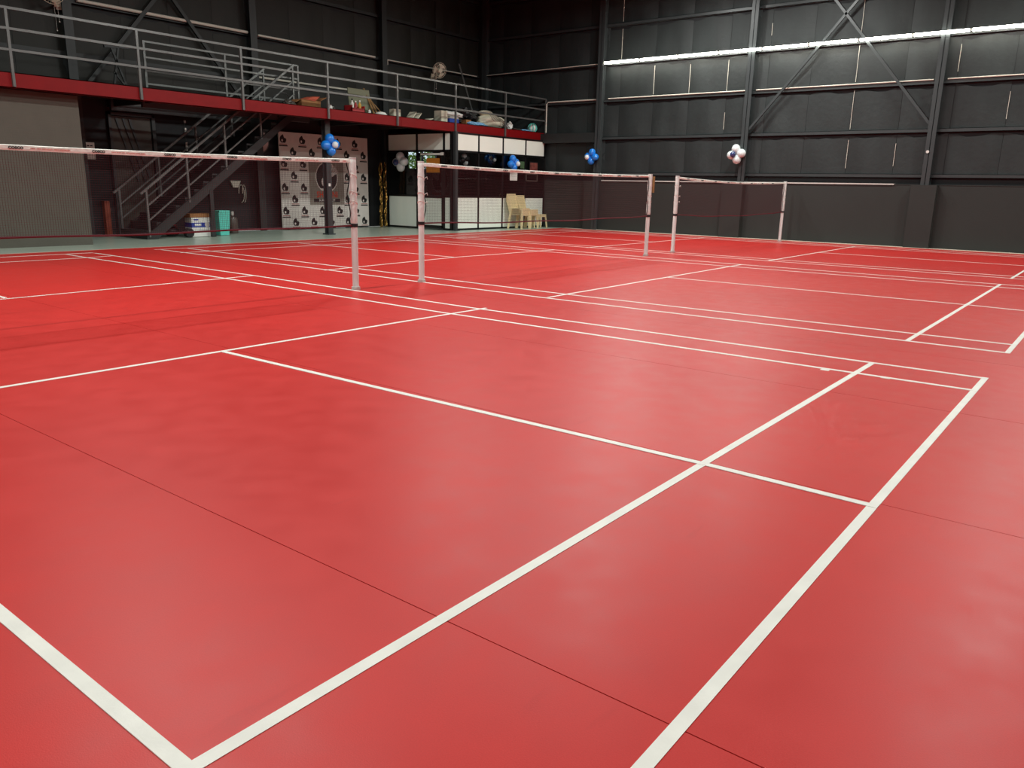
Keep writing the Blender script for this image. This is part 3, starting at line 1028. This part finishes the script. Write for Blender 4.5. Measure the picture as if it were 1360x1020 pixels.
# ================================================================== GOLD FOIL
for i, (x, y, lab) in enumerate(((-10.46, -10.76, 'left strand of gold foil curtain beside the backdrop banner'), (-10.62, -10.74, 'right strand of gold foil curtain beside the office cabin'))):
    q = MB()
    rr = random.Random(i)
    rings = []
    for j in range(34):
        z = 1.88 * j / 33 + (.0 if i == 0 else .02)
        w = .042 + .012 * math.sin(j * .9 + i) + rr.uniform(-.008, .008)
        tw = rr.uniform(-.6, .6)
        cx, cy = x + .015 * math.sin(j * .3), y
        rings.append([q.bm.verts.new((cx + w * math.cos(tw + a) * (1 if a_ % 2 else .55), cy + w * math.sin(tw + a) * (1 if a_ % 2 else .55), z)) for a_, a in enumerate([2 * PI * k_ / 8 for k_ in range(8)])])
    for a, b in zip(rings, rings[1:]):
        for k_ in range(8):
            q.bm.faces.new((a[k_], a[(k_ + 1) % 8], b[(k_ + 1) % 8], b[k_]))
    q.bm.faces.new(rings[0][::-1]); q.bm.faces.new(rings[-1])
    tag(q.build('foil_strand', M['gold'], base=(x, y, 0)), lab, 'decoration', 'gold foil strands')

# ================================================================== PLASTIC CHAIRS
def chair_proto():
    t = thing('plastic_chair', 'x', 'chair', (0, 0, 0), 'beige plastic chairs by the cabin')
    t['_local'] = 1
    # front is +y
    MB().poly([(-.21, -.19, .42), (.21, -.19, .42), (.225, .21, .435), (-.225, .21, .435)], (0, 0, .018)).box((-.225, .2, .40), (.225, .225, .452)).build('seat', M['chair'], t, bevel=.004)
    for sx in (-1, 1):
        for sy in (-1, 1):
            a = Vector((sx * .24, sy * .235 - (.02 if sy < 0 else 0), 0))
            b = Vector((sx * .205, sy * .195, .425))
            MB().bar(a, b, .05, .035).build('leg', M['chair'], t)
    bk = MB()
    def bp(v, xx):      # point on the reclined back, v 0..1 height
        return Vector((xx, -.20 - .13 * v, .43 + .43 * v))
    for sx in (-1, 1):
        bk.bar(bp(0, sx * .19), bp(1, sx * .225), .035, .03, up=(0, 1, 0))
    bk.bar(bp(1, -.235), bp(1, .235), .035, .05, up=(0, 1, 0))
    bk.bar(bp(.03, -.19), bp(.03, .19), .03, .05, up=(0, 1, 0))
    bk.build('backrest', M['chair'], t)
    for i in range(5):
        v = .24 + .15 * i
        MB().bar(bp(v, -.205), bp(v, .205), .012, .045 if i else .06, up=(0, 0, 1)).build('back_slat', M['chair'], t)
    return t


ch = chair_proto()
place = ['lowest', 'second lowest', 'middle', 'fourth', 'topmost']
CR = .12
first = True
for sname, x, y, nst in (('taller left', -13.60, -7.90, 5), ('shorter right', -14.08, -7.92, 4)):
    for i in range(nst):
        lab = '%s beige plastic chair in the %s stack before the cabin' % (place[i] if i < nst - 1 else 'topmost', sname)
        loc = (x, y, -.0075 if i == 0 else .045 * i)
        loc = (x, y + .006 * i, .045 * i)
        rot = (0, 0, CR)
        if first:
            ch.location = loc; ch.rotation_euler = rot; ch['label'] = lab; first = False
            P0 = ch
        else:
            dup(P0, loc, lab, rot)


def stool(x, y, label, rz=0):
    t = thing('plastic_stool', label, 'stool', (x, y, 0), 'beige plastic stools by the cabin')
    MB().box((x - .15, y - .15, .40), (x + .15, y + .15, .425)).build('seat', M['chair'], t, bevel=.006)
    for sx in (-1, 1):
        for sy in (-1, 1):
            MB().bar((x + sx * .17, y + sy * .17, 0), (x + sx * .13, y + sy * .13, .405), .04, .03).build('leg', M['chair'], t)
    MB().box((x - .14, y + .125, .34), (x + .14, y + .14, .40)).box((x - .14, y - .14, .34), (x + .14, y - .125, .40)).build('apron', M['chair'], t)


stool(-14.46, -7.98, 'beige plastic stool beside the shorter chair stack')
stool(-14.80, -7.98, 'beige plastic stool nearest the far wall')

# ================================================================== THINGS UNDER THE STAIRS
def carton(name, label, x, y, z, w, d, h, m, rz=0, band=None, lid=None, word=None):
    t = thing(name, label, 'box', (x, y, z))
    MB().box((x - w / 2, y - d / 2, z), (x + w / 2, y + d / 2, z + h)).build('carton', m, t, bevel=.004)
    if band:
        b = MB().box((x - w / 2 - .002, y - d / 2 - .002, z + h * band[0]), (x + w / 2 + .002, y + d / 2 + .002, z + h * band[1])).build('blue_band', M['cartonb'], t)
    MB().box((x - w * .5 + .003, y - .012, z + h), (x + w * .5 - .003, y + .012, z + h + .002)).build('sealing_tape', M['card'], t)
    return t


bx = carton('printed_carton', 'white carton with a blue band under the staircase', -3.79, -9.72, 0, .48, .3, .43, M['cartonw'], band=(.50, .74))
MB().poly([(-3.60, -9.569, .37), (-3.70, -9.569, .37), (-3.73, -9.569, .40), (-3.60, -9.569, .40)], (0, .002, 0)).build('blue_print', M['cartonb'], bx)
MB().box((-3.78, -9.570, .245), (-3.62, -9.566, .295)).build('white_print', M['cartonw'], bx)
MB().cyl((-3.93, -9.572, .27), (-3.93, -9.565, .27), .06, n=18).build('round_seal', M['banner'], bx)
cb = carton('cardboard_box', 'flat brown cardboard box on top of the blue banded carton', -3.77, -9.73, .433, .50, .32, .085, M['card'])
tb = thing('waste_bin', 'teal plastic waste bin with slatted sides beside the staircase post', 'bin', (-4.50, -9.86, 0))
q = MB()
def tap(cx, cy, z0, z1, a0, a1, m):
    v0 = [(cx - a0, cy - a0 * .8, z0), (cx + a0, cy - a0 * .8, z0), (cx + a0, cy + a0 * .8, z0), (cx - a0, cy + a0 * .8, z0)]
    v1 = [(cx - a1, cy - a1 * .8, z1), (cx + a1, cy - a1 * .8, z1), (cx + a1, cy + a1 * .8, z1), (cx - a1, cy + a1 * .8, z1)]
    A = [m.bm.verts.new(v) for v in v0]; Bv = [m.bm.verts.new(v) for v in v1]
    for i in range(4):
        m.bm.faces.new((A[i], A[(i + 1) % 4], Bv[(i + 1) % 4], Bv[i]))
    m.bm.faces.new(A[::-1])
    return m
tap(-4.50, -9.86, 0, .54, .115, .15, q).build('body', M['teal'], tb)
q = MB()
for s in ((-4.66, -9.99, -4.34, -9.97), (-4.66, -9.75, -4.34, -9.73), (-4.66, -9.99, -4.64, -9.73), (-4.36, -9.99, -4.34, -9.73)):
    q.box((s[0], s[1], .535), (s[2], s[3], .575))
q.build('rim', M['teal'], tb)
for i in range(7):
    x = -4.60 + i * .033
    MB().bar((x, -9.86 + .094, .05), (x * 1.0 + (x + 4.5) * .3, -9.86 + .122, .52), .012, .006, up=(0, 1, 0)).build('rib', M['teal'], tb)
jb = thing('water_jar', 'smoky plastic jar with a pale cap beside the teal bin', 'jar', (-5.15, -10.42, 0))
MB().lathe([(.0, 0), (.115, 0), (.12, .02), (.12, .34), (.10, .385), (.05, .40), (.035, .41), (.035, .43)], 18, (-5.15, -10.42, 0)).build('body', M['smoke'], jb, smooth=True)
MB().cyl((-5.15, -10.42, .43), (-5.15, -10.42, .53), .035, n=14).build('cap', M['banner'], jb, smooth=True)
# dark clutter left of the carton
bt = thing('dark_bag', 'dark shiny bag lying under the lower stair treads', 'bag', (-3.30, -10.0, 0))
q = MB().sph((-3.30, -10.0, .11), .15, 1.2, .8, .75)
for v in q.bm.verts:
    v.co += Vector((1, 1, .6)) * .03 * noise.noise(v.co * 9)
q.build('body', M['dark'], bt, smooth=True)
MB().path([(-3.38, -9.95, .20), (-3.33, -9.87, .26), (-3.25, -9.89, .26), (-3.21, -9.95, .20)], .01, 6).build('handle', M['redplas'], bt, smooth=True)
sh = thing('cable_reel', 'small dark reel with pale wire standing by the white carton', 'reel', (-3.44, -9.55, 0))
MB().cyl((-3.44, -9.60, .1), (-3.44, -9.57, .1), .1, n=20).cyl((-3.44, -9.50, .1), (-3.44, -9.47, .1), .1, n=20).build('flange', M['dark'], sh, smooth=True)
MB().cyl((-3.44, -9.57, .1), (-3.44, -9.50, .1), .06, n=16).build('wire', M['pipe'], sh, smooth=True)
# rust post, switchboard, socket with cable, wall dish, hanging cable
rp = tag(MB().box((-2.46, YL + .02, 0), (-2.34, YL + .14, .76)).build('short_post', M['rust'], base=(-2.4, YL + .08, 0), bevel=.004), 'short rust red post against the dark wall left of the stairs', 'post')
sb = thing('switch_box', 'white switch box on the dark wall next to the block wall', 'switch box', (-2.13, YL + .02, 1.84))
MB().box((-2.28, YL + .02, 1.66), (-2.0, YL + .09, 2.02)).build('box', M['paper'], sb, bevel=.006)
for i in range(3):
    MB().box((-2.09 - .07 * i, YL + .09, 1.935), (-2.045 - .07 * i, YL + .1, 1.96)).build('switch', M['dark'], sb)
sk = thing('wall_socket', 'pale wall socket with hanging cable behind the staircase', 'socket', (-5.77, YL + .02, 1.2))
MB().poly([(-5.62, YL + .02, 1.27), (-5.92, YL + .02, 1.27), (-5.84, YL + .02, 1.10), (-5.70, YL + .02, 1.10)], (0, .05, 0)).build('box', M['pipe'], sk)
for dx, w in ((-.12, .08), (-.2, .05)):
    MB().path([(-5.8 + dx + w * math.cos(a), YL + .07, .95 + .22 * math.sin(a)) for a in [2 * PI * i / 18 for i in range(15)]], .010, 6).build('cable', M['pipe'], sk, smooth=True)
rd = thing('wall_clock', 'round pale dish on the wall partly hidden by the upper stairs', 'wall clock', (-6.55, YL + .05, 2.28))
MB().cyl((-6.55, YL + .02, 2.28), (-6.55, YL + .06, 2.28), .30, n=32).build('rim', M['smoke'], rd, smooth=True)
MB().cyl((-6.55, YL + .06, 2.28), (-6.55, YL + .066, 2.28), .27, n=32).build('face', M['mirror'], rd, smooth=True)
hc = thing('hanging_cable', 'thin hanging cable with white connectors behind the stair rails', 'cable', (-4.5, YL + .04, 1.7))
MB().path([(-4.50, YL + .04, 2.95), (-4.49, YL + .04, 2.3), (-4.51, YL + .04, 1.9), (-4.50, YL + .04, 1.7)], .006, 5).build('wire', M['dark'], hc)
for z in (2.62, 2.45, 2.38, 2.12, 2.05, 1.98):
    MB().box((-4.515, YL + .02, z - .03), (-4.485, YL + .06, z + .03)).build('connector', M['paper'], hc)

# ================================================================== WALL FANS
def fan_proto():
    t = thing('wall_fan', 'x', 'fan', (0, 0, 0), 'cream wall fans above the mezzanine')
    t['_local'] = 1
    # axis = +y
    R = .23
    q = MB()
    for k_ in range(28):
        a = 2 * PI * k_ / 28
        c, s = math.cos(a), math.sin(a)
        q.path([(.05 * c, .30, .05 * s), (.16 * c, .29, .16 * s), (R * c, .23, R * s), (.17 * c, .17, .17 * s), (.06 * c, .15, .06 * s)], .0022, 4)
    for rr_ in (R, .16):
        q.path([(rr_ * math.cos(2 * PI * i / 24), .23 if rr_ == R else .29, rr_ * math.sin(2 * PI * i / 24)) for i in range(25)], .006, 5)
    q.build('cage', M['fan'], t)
    MB().cyl((0, .295, 0), (0, .305, 0), .06, n=20).build('badge', M['fan'], t, smooth=True)
    for i in range(3):
        q = MB()
        n_ = 8
        V = []
        for j in range(n_ + 1):
            v = j / n_
            rr_ = .03 + .17 * v
            w = .35 + .5 * v
            row = []
            for s_ in (-1, -.3, .4, 1):
                a = 2 * PI * i / 3 + s_ * w * .8
                row.append(q.bm.verts.new((rr_ * math.cos(a), .225 + .022 * s_, rr_ * math.sin(a))))
            V.append(row)
        for j in range(n_):
            for k_ in range(3):
                q.bm.faces.new((V[j][k_], V[j][k_ + 1], V[j + 1][k_ + 1], V[j + 1][k_]))
        q.build('blade', M['fan'], t, smooth=True)
    MB().cyl((0, .03, 0), (0, .17, 0), .075, .06, n=18).build('motor_housing', M['fan'], t, smooth=True)
    MB().bar((0, .06, -.04), (0, .02, -.26), .05, .04).bar((0, .02, -.26), (0, -.22, -.26), .06, .04).box((-.05, -.26, -.34), (.05, -.22, -.14)).build('bracket', M['fan'], t)
    MB().path([(.03, .05, -.28), (.03, .05, -.5), (.035, .05, -.72)], .0025, 5).sph((.035, .05, -.73), .013).build('pull_cord', M['paper'], t)
    MB().path([(-.03, .04, -.28), (-.03, .04, -.55)], .0025, 5).sph((-.03, .04, -.56), .013).build('pull_cord', M['paper'], t)
    return t


fp = fan_proto()
fp.location = (-13.0, YL + .34, 4.80)
fp.rotation_euler = (-.2, .0, -.35)
fp['label'] = 'cream wall fan high in the corner above the right half of the mezzanine'
dup(fp, (-1.66, YL + .36, 4.93), 'cream wall fan cut by the top edge above the left mezzanine', (-.2, 0, -.6))

# pale conduits
cd = tag(MB().cyl((-2.2, YL + .14, 4.89), (-6.32, YL + .14, 4.89), .036, n=10).build('conduit', M['pipe'], base=(-4.2, YL + .14, 4.89), smooth=True), 'pale pipe high on the left wall between the first two columns', 'pipe', 'pale pipes along the walls')
tag(MB().cyl((-6.62, YL + .14, 4.87), (-10.6, YL + .14, 4.87), .028, n=10).build('conduit', M['pipe'], base=(-8.6, YL + .14, 4.87), smooth=True), 'pale pipe high on the left wall above the banner', 'pipe', 'pale pipes along the walls')
tag(MB().cyl((-11.1, YL + .14, 4.86), (-15.2, YL + .14, 4.86), .018, n=10).cyl((-11.1, YL + .14, 4.86), (-11.1, YL + .14, 4.72), .018, n=10).build('conduit', M['pipe'], base=(-13.1, YL + .14, 4.86), smooth=True), 'pale pipe behind the small wall fan near the corner', 'pipe', 'pale pipes along the walls')
tag(MB().cyl((-6.5, YL + .14, 3.86), (-9.6, YL + .14, 3.86), .028, n=10).build('conduit', M['pipe'], base=(-8, YL + .14, 3.86), smooth=True), 'low pale pipe behind the guard rail above the mezzanine deck', 'pipe', 'pale pipes along the walls')
tag(MB().path([(XR + .14, -8.30, 3.0), (XR + .14, -8.30, 3.88), (XR + .14, -8.24, 3.93), (XR + .14, -6.35, 3.93)], .02, 8).build('conduit', M['pipe'], base=(XR + .14, -8.3, 3.0), smooth=True), 'pale pipe dropping to the mezzanine end in the far corner', 'pipe', 'pale pipes along the walls')
tag(MB().cyl((XR + .13, -6.0, 3.935), (XR + .13, -1.66, 3.935), .016, n=8).build('conduit', M['pipe'], base=(XR + .13, -4, 3.93), smooth=True), 'thin pale pipe on the far wall below the left end of the lit tubes', 'pipe', 'pale pipes along the walls')
tag(MB().cyl((XR + .13, -1.36, 3.935), (XR + .13, 2.98, 3.935), .016, n=8).build('conduit', M['pipe'], base=(XR + .13, 0, 3.93), smooth=True), 'thin pale pipe crossing behind the braces on the far wall', 'pipe', 'pale pipes along the walls')
tag(MB().cyl((XR + .13, 3.28, 3.935), (XR + .13, 7.6, 3.935), .016, n=8).build('conduit', M['pipe'], base=(XR + .13, 5, 3.93), smooth=True), 'thin pale pipe at the right edge of the far wall', 'pipe', 'pale pipes along the walls')
tag(MB().cyl((XR + .16, -11.0, 4.90), (XR + .16, -6.4, 4.95), .012, n=8).build('conduit', M['pipe'], base=(XR + .16, -8, 4.9), smooth=True), 'thin cable pipe feeding the tube row from the dark corner', 'pipe', 'pale pipes along the walls')
tag(MB().bar((-13.2, -9.3, 2.985), (-13.0, -9.9, 4.9), .04, .03).build('leaning_pole', M['rail'], base=(-13.2, -9.3, 2.985)), 'thin grey pole leaning up behind the cream sack', 'pole')
tag(MB().cyl((XR + .285, 3.10, 2.28), (XR + .292, 3.10, 2.28), .035, n=12).build('round_sticker', M['paper'], base=(XR + .28, 3.1, 2.28)), 'small round white sticker on the right far wall column', 'sticker')

# ================================================================== THINGS ON THE MEZZANINE
ZD = 2.986


def blob(name, label, cat, x, y, sx, sy, sz, m, seed=1, amp=.25, fr_=5, part='body', z=ZD):
    t = thing(name, label, cat, (x, y, z))
    q = MB()
    bmesh.ops.create_icosphere(q.bm, subdivisions=4, radius=1)
    off = Vector((seed * 3.1, seed * 1.7, seed * .9))
    for v in q.bm.verts:
        p = v.co.copy()
        kk = 1 + amp * noise.noise(p * 1.6 + off) + amp * .45 * noise.noise(p * fr_ + off)
        v.co = Vector((x + p.x * sx * kk, y + p.y * sy * kk, max(z, z + sz * .8 + p.z * sz * kk)))
    q.build(part, m, t, smooth=True)
    return t


def bottle(x, y, z, h, rr_, m, capm, label, cat='bottle'):
    t = thing('bottle', label, cat, (x, y, z))
    MB().lathe([(0, 0), (rr_, 0), (rr_, h * .65), (rr_ * .4, h * .82), (rr_ * .4, h * .9)], 14, (x, y, z)).build('body', m, t, smooth=True)
    MB().cyl((x, y, z + h * .88), (x, y, z + h), rr_ * .5, n=12).build('cap', capm, t, smooth=True)
    return t


t = thing('open_carton', 'open brown carton with orange flaps behind the guard rail', 'box', (-6.35, -9.0, ZD))
MB().box((-6.72, -9.15, ZD), (-6.15, -8.8, ZD + .20)).build('carton', M['card'], t)
MB().bar((-6.72, -8.98, ZD + .20), (-6.92, -8.98, ZD + .30), .32, .01).bar((-6.15, -8.98, ZD + .20), (-6.0, -8.98, ZD + .12), .32, .01).build('flap', M['card'], t)
MB().poly([(-6.25, -8.79, ZD + .20), (-6.55, -8.79, ZD + .18), (-6.70, -8.79, ZD + .30), (-6.45, -8.79, ZD + .26)], (0, -.2, .02)).build('flap', mat('orange_flap', (190, 88, 60), .7), t)
blob('crumpled_foil', 'small crumpled grey wrapping beside the open carton', 'wrapping', -5.78, -8.8, .16, .12, .08, M['smoke'], 4, .5)
tw = thing('wire_coil', 'loose coil of grey wire left of the open carton', 'coil', (-5.55, -8.85, ZD))
MB().path([(-5.6 + .22 * math.cos(a), -8.85 + .1 * math.sin(a), ZD + .15 + .13 * math.sin(a * 1.0)) for a in [i * .35 for i in range(30)]], .008, 5).build('wire', M['steel'], tw)
bottle(-6.98, -8.75, ZD, .16, .045, M['paper'], M['smoke'], 'white bottle next to the open carton on the mezzanine')
bottle(-7.10, -8.80, ZD, .11, .05, M['smoke'], M['paper'], 'short grey jar between white bottle and guard rail post', 'jar')
cr = thing('red_crate', 'red crate of bottles in front of the green board', 'crate', (-7.85, -8.9, ZD))
q = MB().box((-8.1, -9.05, ZD), (-7.66, -9.03, ZD + .2)).box((-8.1, -8.77, ZD), (-7.66, -8.75, ZD + .14)).box((-8.1, -9.05, ZD), (-8.08, -8.75, ZD + .2)).box((-7.68, -9.05, ZD), (-7.66, -8.75, ZD + .2)).box((-8.1, -9.05, ZD), (-7.66, -8.75, ZD + .02))
q.build('crate_shell', M['redplas'], cr)
bottle(-7.76, -8.85, ZD + .021, .34, .045, M['paper'], M['dark'], 'tall white bottle standing in the red crate')
bottle(-7.90, -8.88, ZD + .021, .30, .045, M['redplas'], M['paper'], 'red bottle with white cap standing in the red crate')
bottle(-8.02, -8.86, ZD + .021, .32, .04, M['yellow'], M['paper'], 'yellow bottle standing in the red crate')
bottle(-8.22, -8.72, ZD, .15, .035, M['paper'], M['yellow'], 'small white bottle right of the red crate')
tag(MB().poly([(-8.12, -9.35, ZD), (-8.86, -9.35, ZD), (-8.86, -9.45, ZD + .70), (-8.12, -9.45, ZD + .70)], (0, .02, 0)).build('leaning_board', M['board'], base=(-8.4, -9.35, ZD)), 'grey green board leaning behind the red crate on the mezzanine', 'board')
for i, (xa, xb, hh, lab) in enumerate(((-8.88, -8.74, .74, 'tallest rough plank leaning beside the green board'), (-8.99, -8.83, .62, 'shorter rough plank leaning right of the tallest one'), (-9.22, -8.93, .45, 'tilted rough plank leaning right of the green board'))):
    tag(MB().bar((xa, -9.2 + i * .03, ZD), (xb, -9.5 + i * .03, ZD + hh), .07, .025).build('wood_plank', M['wood'], base=(xa, -9.2, ZD)), lab, 'plank', 'planks on the mezzanine')
bw = thing('upturned_bowl', 'white bowl upside down behind the red beam', 'bowl', (-8.55, -8.65, ZD))
MB().lathe([(.17, 0), (.165, .03), (.12, .08), (.05, .10), (.0, .102)], 20, (-8.55, -8.65, ZD)).build('body', M['paper'], bw, smooth=True)
jc = thing('jerry_can', 'small white jerry can with a wire handle on the mezzanine', 'can', (-9.18, -8.75, ZD))
MB().box((-9.30, -8.85, ZD), (-9.04, -8.68, ZD + .22)).build('body', M['sack'], jc, bevel=.015)
MB().path([(-9.27, -8.76, ZD + .22), (-9.20, -8.76, ZD + .29), (-9.12, -8.76, ZD + .28), (-9.06, -8.76, ZD + .22)], .009, 6).build('handle', M['dark'], jc, smooth=True)
MB().cyl((-9.1, -8.8, ZD + .215), (-9.1, -8.8, ZD + .25), .025, n=12).build('cap', M['dark'], jc, smooth=True)
# loose white sheets right of the post
for i, (x, z, a, lab) in enumerate(((-9.72, .2, .7, 'upright folded white sheet right of the jerry can'), (-9.92, .19, .45, 'leaning white foam sheet next to the folded one'), (-10.28, .08, .1, 'flat white sheet lying on the mezzanine edge'))):
    w = .22
    tag(MB().bar((x + .1, -8.7, ZD + .01), (x - .12 - .1 * (i == 2), -8.75, ZD + z), .22, .022).build('foam_sheet', M['sack'], base=(x, -8.7, ZD)), lab, 'sheet', 'white sheets on the mezzanine')
carton('pale_carton', 'pale grey carton standing left of the blue and white boxes', -11.05, -8.85, ZD, .26, .28, .34, M['sack'])
q = carton('blue_carton', 'small dark blue carton between the pale carton and the rail post', -11.42, -8.8, ZD, .38, .26, .2, M['cartonw'], band=(.1, .75))
blob('white_parcel', 'white plastic parcel lying over the blue carton', 'parcel', -11.5, -8.82, .38, .14, .085, M['cartonw'], 6, .35, z=ZD + .21)
carton('brown_parcel', 'small brown parcel right of the rail post above the cabin', -12.0, -8.72, ZD, .22, .2, .16, M['card'])
blob('tangled_equipment', 'tangle of dark cables and equipment behind the guard rail', 'equipment', -12.35, -9.1, .42, .25, .26, M['dark'], 9, .8, 7)
tg = thing('wire_bundle', 'bundle of bent grey wires on top of the dark equipment', 'wires', (-12.35, -9.0, ZD + .4))
rr = random.Random(5)
q = MB()
for i in range(5):
    q.path([(-12.75 + .16 * j + rr.uniform(-.03, .03), -8.9 + rr.uniform(-.05, .05), ZD + .36 + rr.uniform(0, .13)) for j in range(6)], .007, 5)
q.build('wires', M['rail'], tg)
blob('folded_cloth', 'light blue and white cloth heaped before the cream sack', 'cloth', -12.35, -8.62, .42, .12, .07, M['cloth_b'], 3, .4)
sk2 = blob('large_sack', 'big cream cloth sack slumped on the mezzanine above the cabin', 'sack', -13.35, -8.95, .62, .34, .24, M['sack'], 11, .18, 4)
MB().sph((-13.15, -8.95, ZD + .45), .3, 1.0, .6, .28).build('folded_top', M['sack'], sk2, smooth=True)
for i in range(5):
    MB().path([(-12.95 - .1 * i, -8.62 - .02 * i, ZD + .40), (-13.15 - .13 * i, -8.605, ZD + .22), (-13.5 - .12 * i, -8.62, ZD + .06)], .008, 5).build('crease_cord', M['smoke'], sk2)
bg = blob('white_bag', 'small white carrier bag right of the cream sack', 'bag', -14.02, -8.68, .11, .08, .13, M['cartonw'], 2, .4)
blob('grey_rag', 'flat grey brown rag between white bag and blue wrapping', 'rag', -14.3, -8.62, .25, .1, .04, M['smoke'], 5, .5)
blob('blue_wrapping', 'flat pale blue wrapping beside the striped ball', 'wrapping', -14.75, -8.62, .26, .1, .045, M['cloth_b'], 7, .5)
bl = thing('striped_ball', 'teal and white striped ball at the right end of the mezzanine', 'ball', (-15.2, -8.66, ZD))
MB().sph((-15.2, -8.66, ZD + .14), .14).build('body', M['cartonw'], bl, smooth=True)
for a in (0, .8, 1.6, 2.4):
    pts = [(-15.2 + .142 * math.cos(t_) * math.cos(a), -8.66 + .142 * math.cos(t_) * math.sin(a), ZD + .142 + .142 * math.sin(t_)) for t_ in [2 * PI * i / 20 for i in range(21)]]
    MB().path(pts, .018, 5).build('stripe', M['teal'], bl, smooth=True)
# folded dark stand at the left wall
sd = thing('folding_stand', 'dark folding stand in front of the left wall brace', 'stand', (-2.75, -10.6, ZD))
MB().bar((-2.45, -10.6, ZD + 1.0), (-3.0, -10.6, ZD + 1.04), .05).build('top_bar', M['dark'], sd)
for a, b in (((-2.6, 1.0), (-2.95, 0)), ((-2.75, 1.0), (-2.55, 0)), ((-2.62, .5), (-3.05, .0))):
    MB().bar((a[0], -10.6, ZD + a[1]), (b[0], -10.6, ZD + b[1]), .04).build('leg', M['steel_d'], sd)

# ================================================================== OUTSIDE THE WINDOW
og = tag(MB().box((-40, -40, -.3), (0, YL - .13, -.13)).build('ground', M['soil']), 'sunlit ground outside the cabin window', 'ground', kind='structure')
tr = thing('tree', 'green leafy tree seen through the cabin window', 'tree', (-16.0, -14.6, -.13))
q = MB()
rr = random.Random(3)
for i in range(2600):
    p = Vector((rr.gauss(0, .9), rr.gauss(0, .6), rr.gauss(0, .62)))
    c = Vector((-15.9, -14.6, 1.75)) + p
    if c.z < .2 or c.z > 3.4:
        continue
    s = rr.uniform(.05, .10)
    n_ = Vector((rr.uniform(-1, 1), rr.uniform(-1, 1), rr.uniform(-1, 1))).normalized()
    x_ = n_.orthogonal().normalized()
    y_ = n_.cross(x_)
    q.bm.faces.new([q.bm.verts.new(c + v) for v in (x_ * s, y_ * s * .5, -x_ * s, -y_ * s * .5)])
lf = q.build('foliage', M['leaf'], tr)
lf['kind'] = 'stuff'
MB().cyl((-16.0, -14.6, -.13), (-15.9, -14.6, 1.8), .12, .07, n=10).build('trunk', M['bark'], tr, smooth=True)

for o in COL.objects:
    if '_local' in o:
        del o['_local']
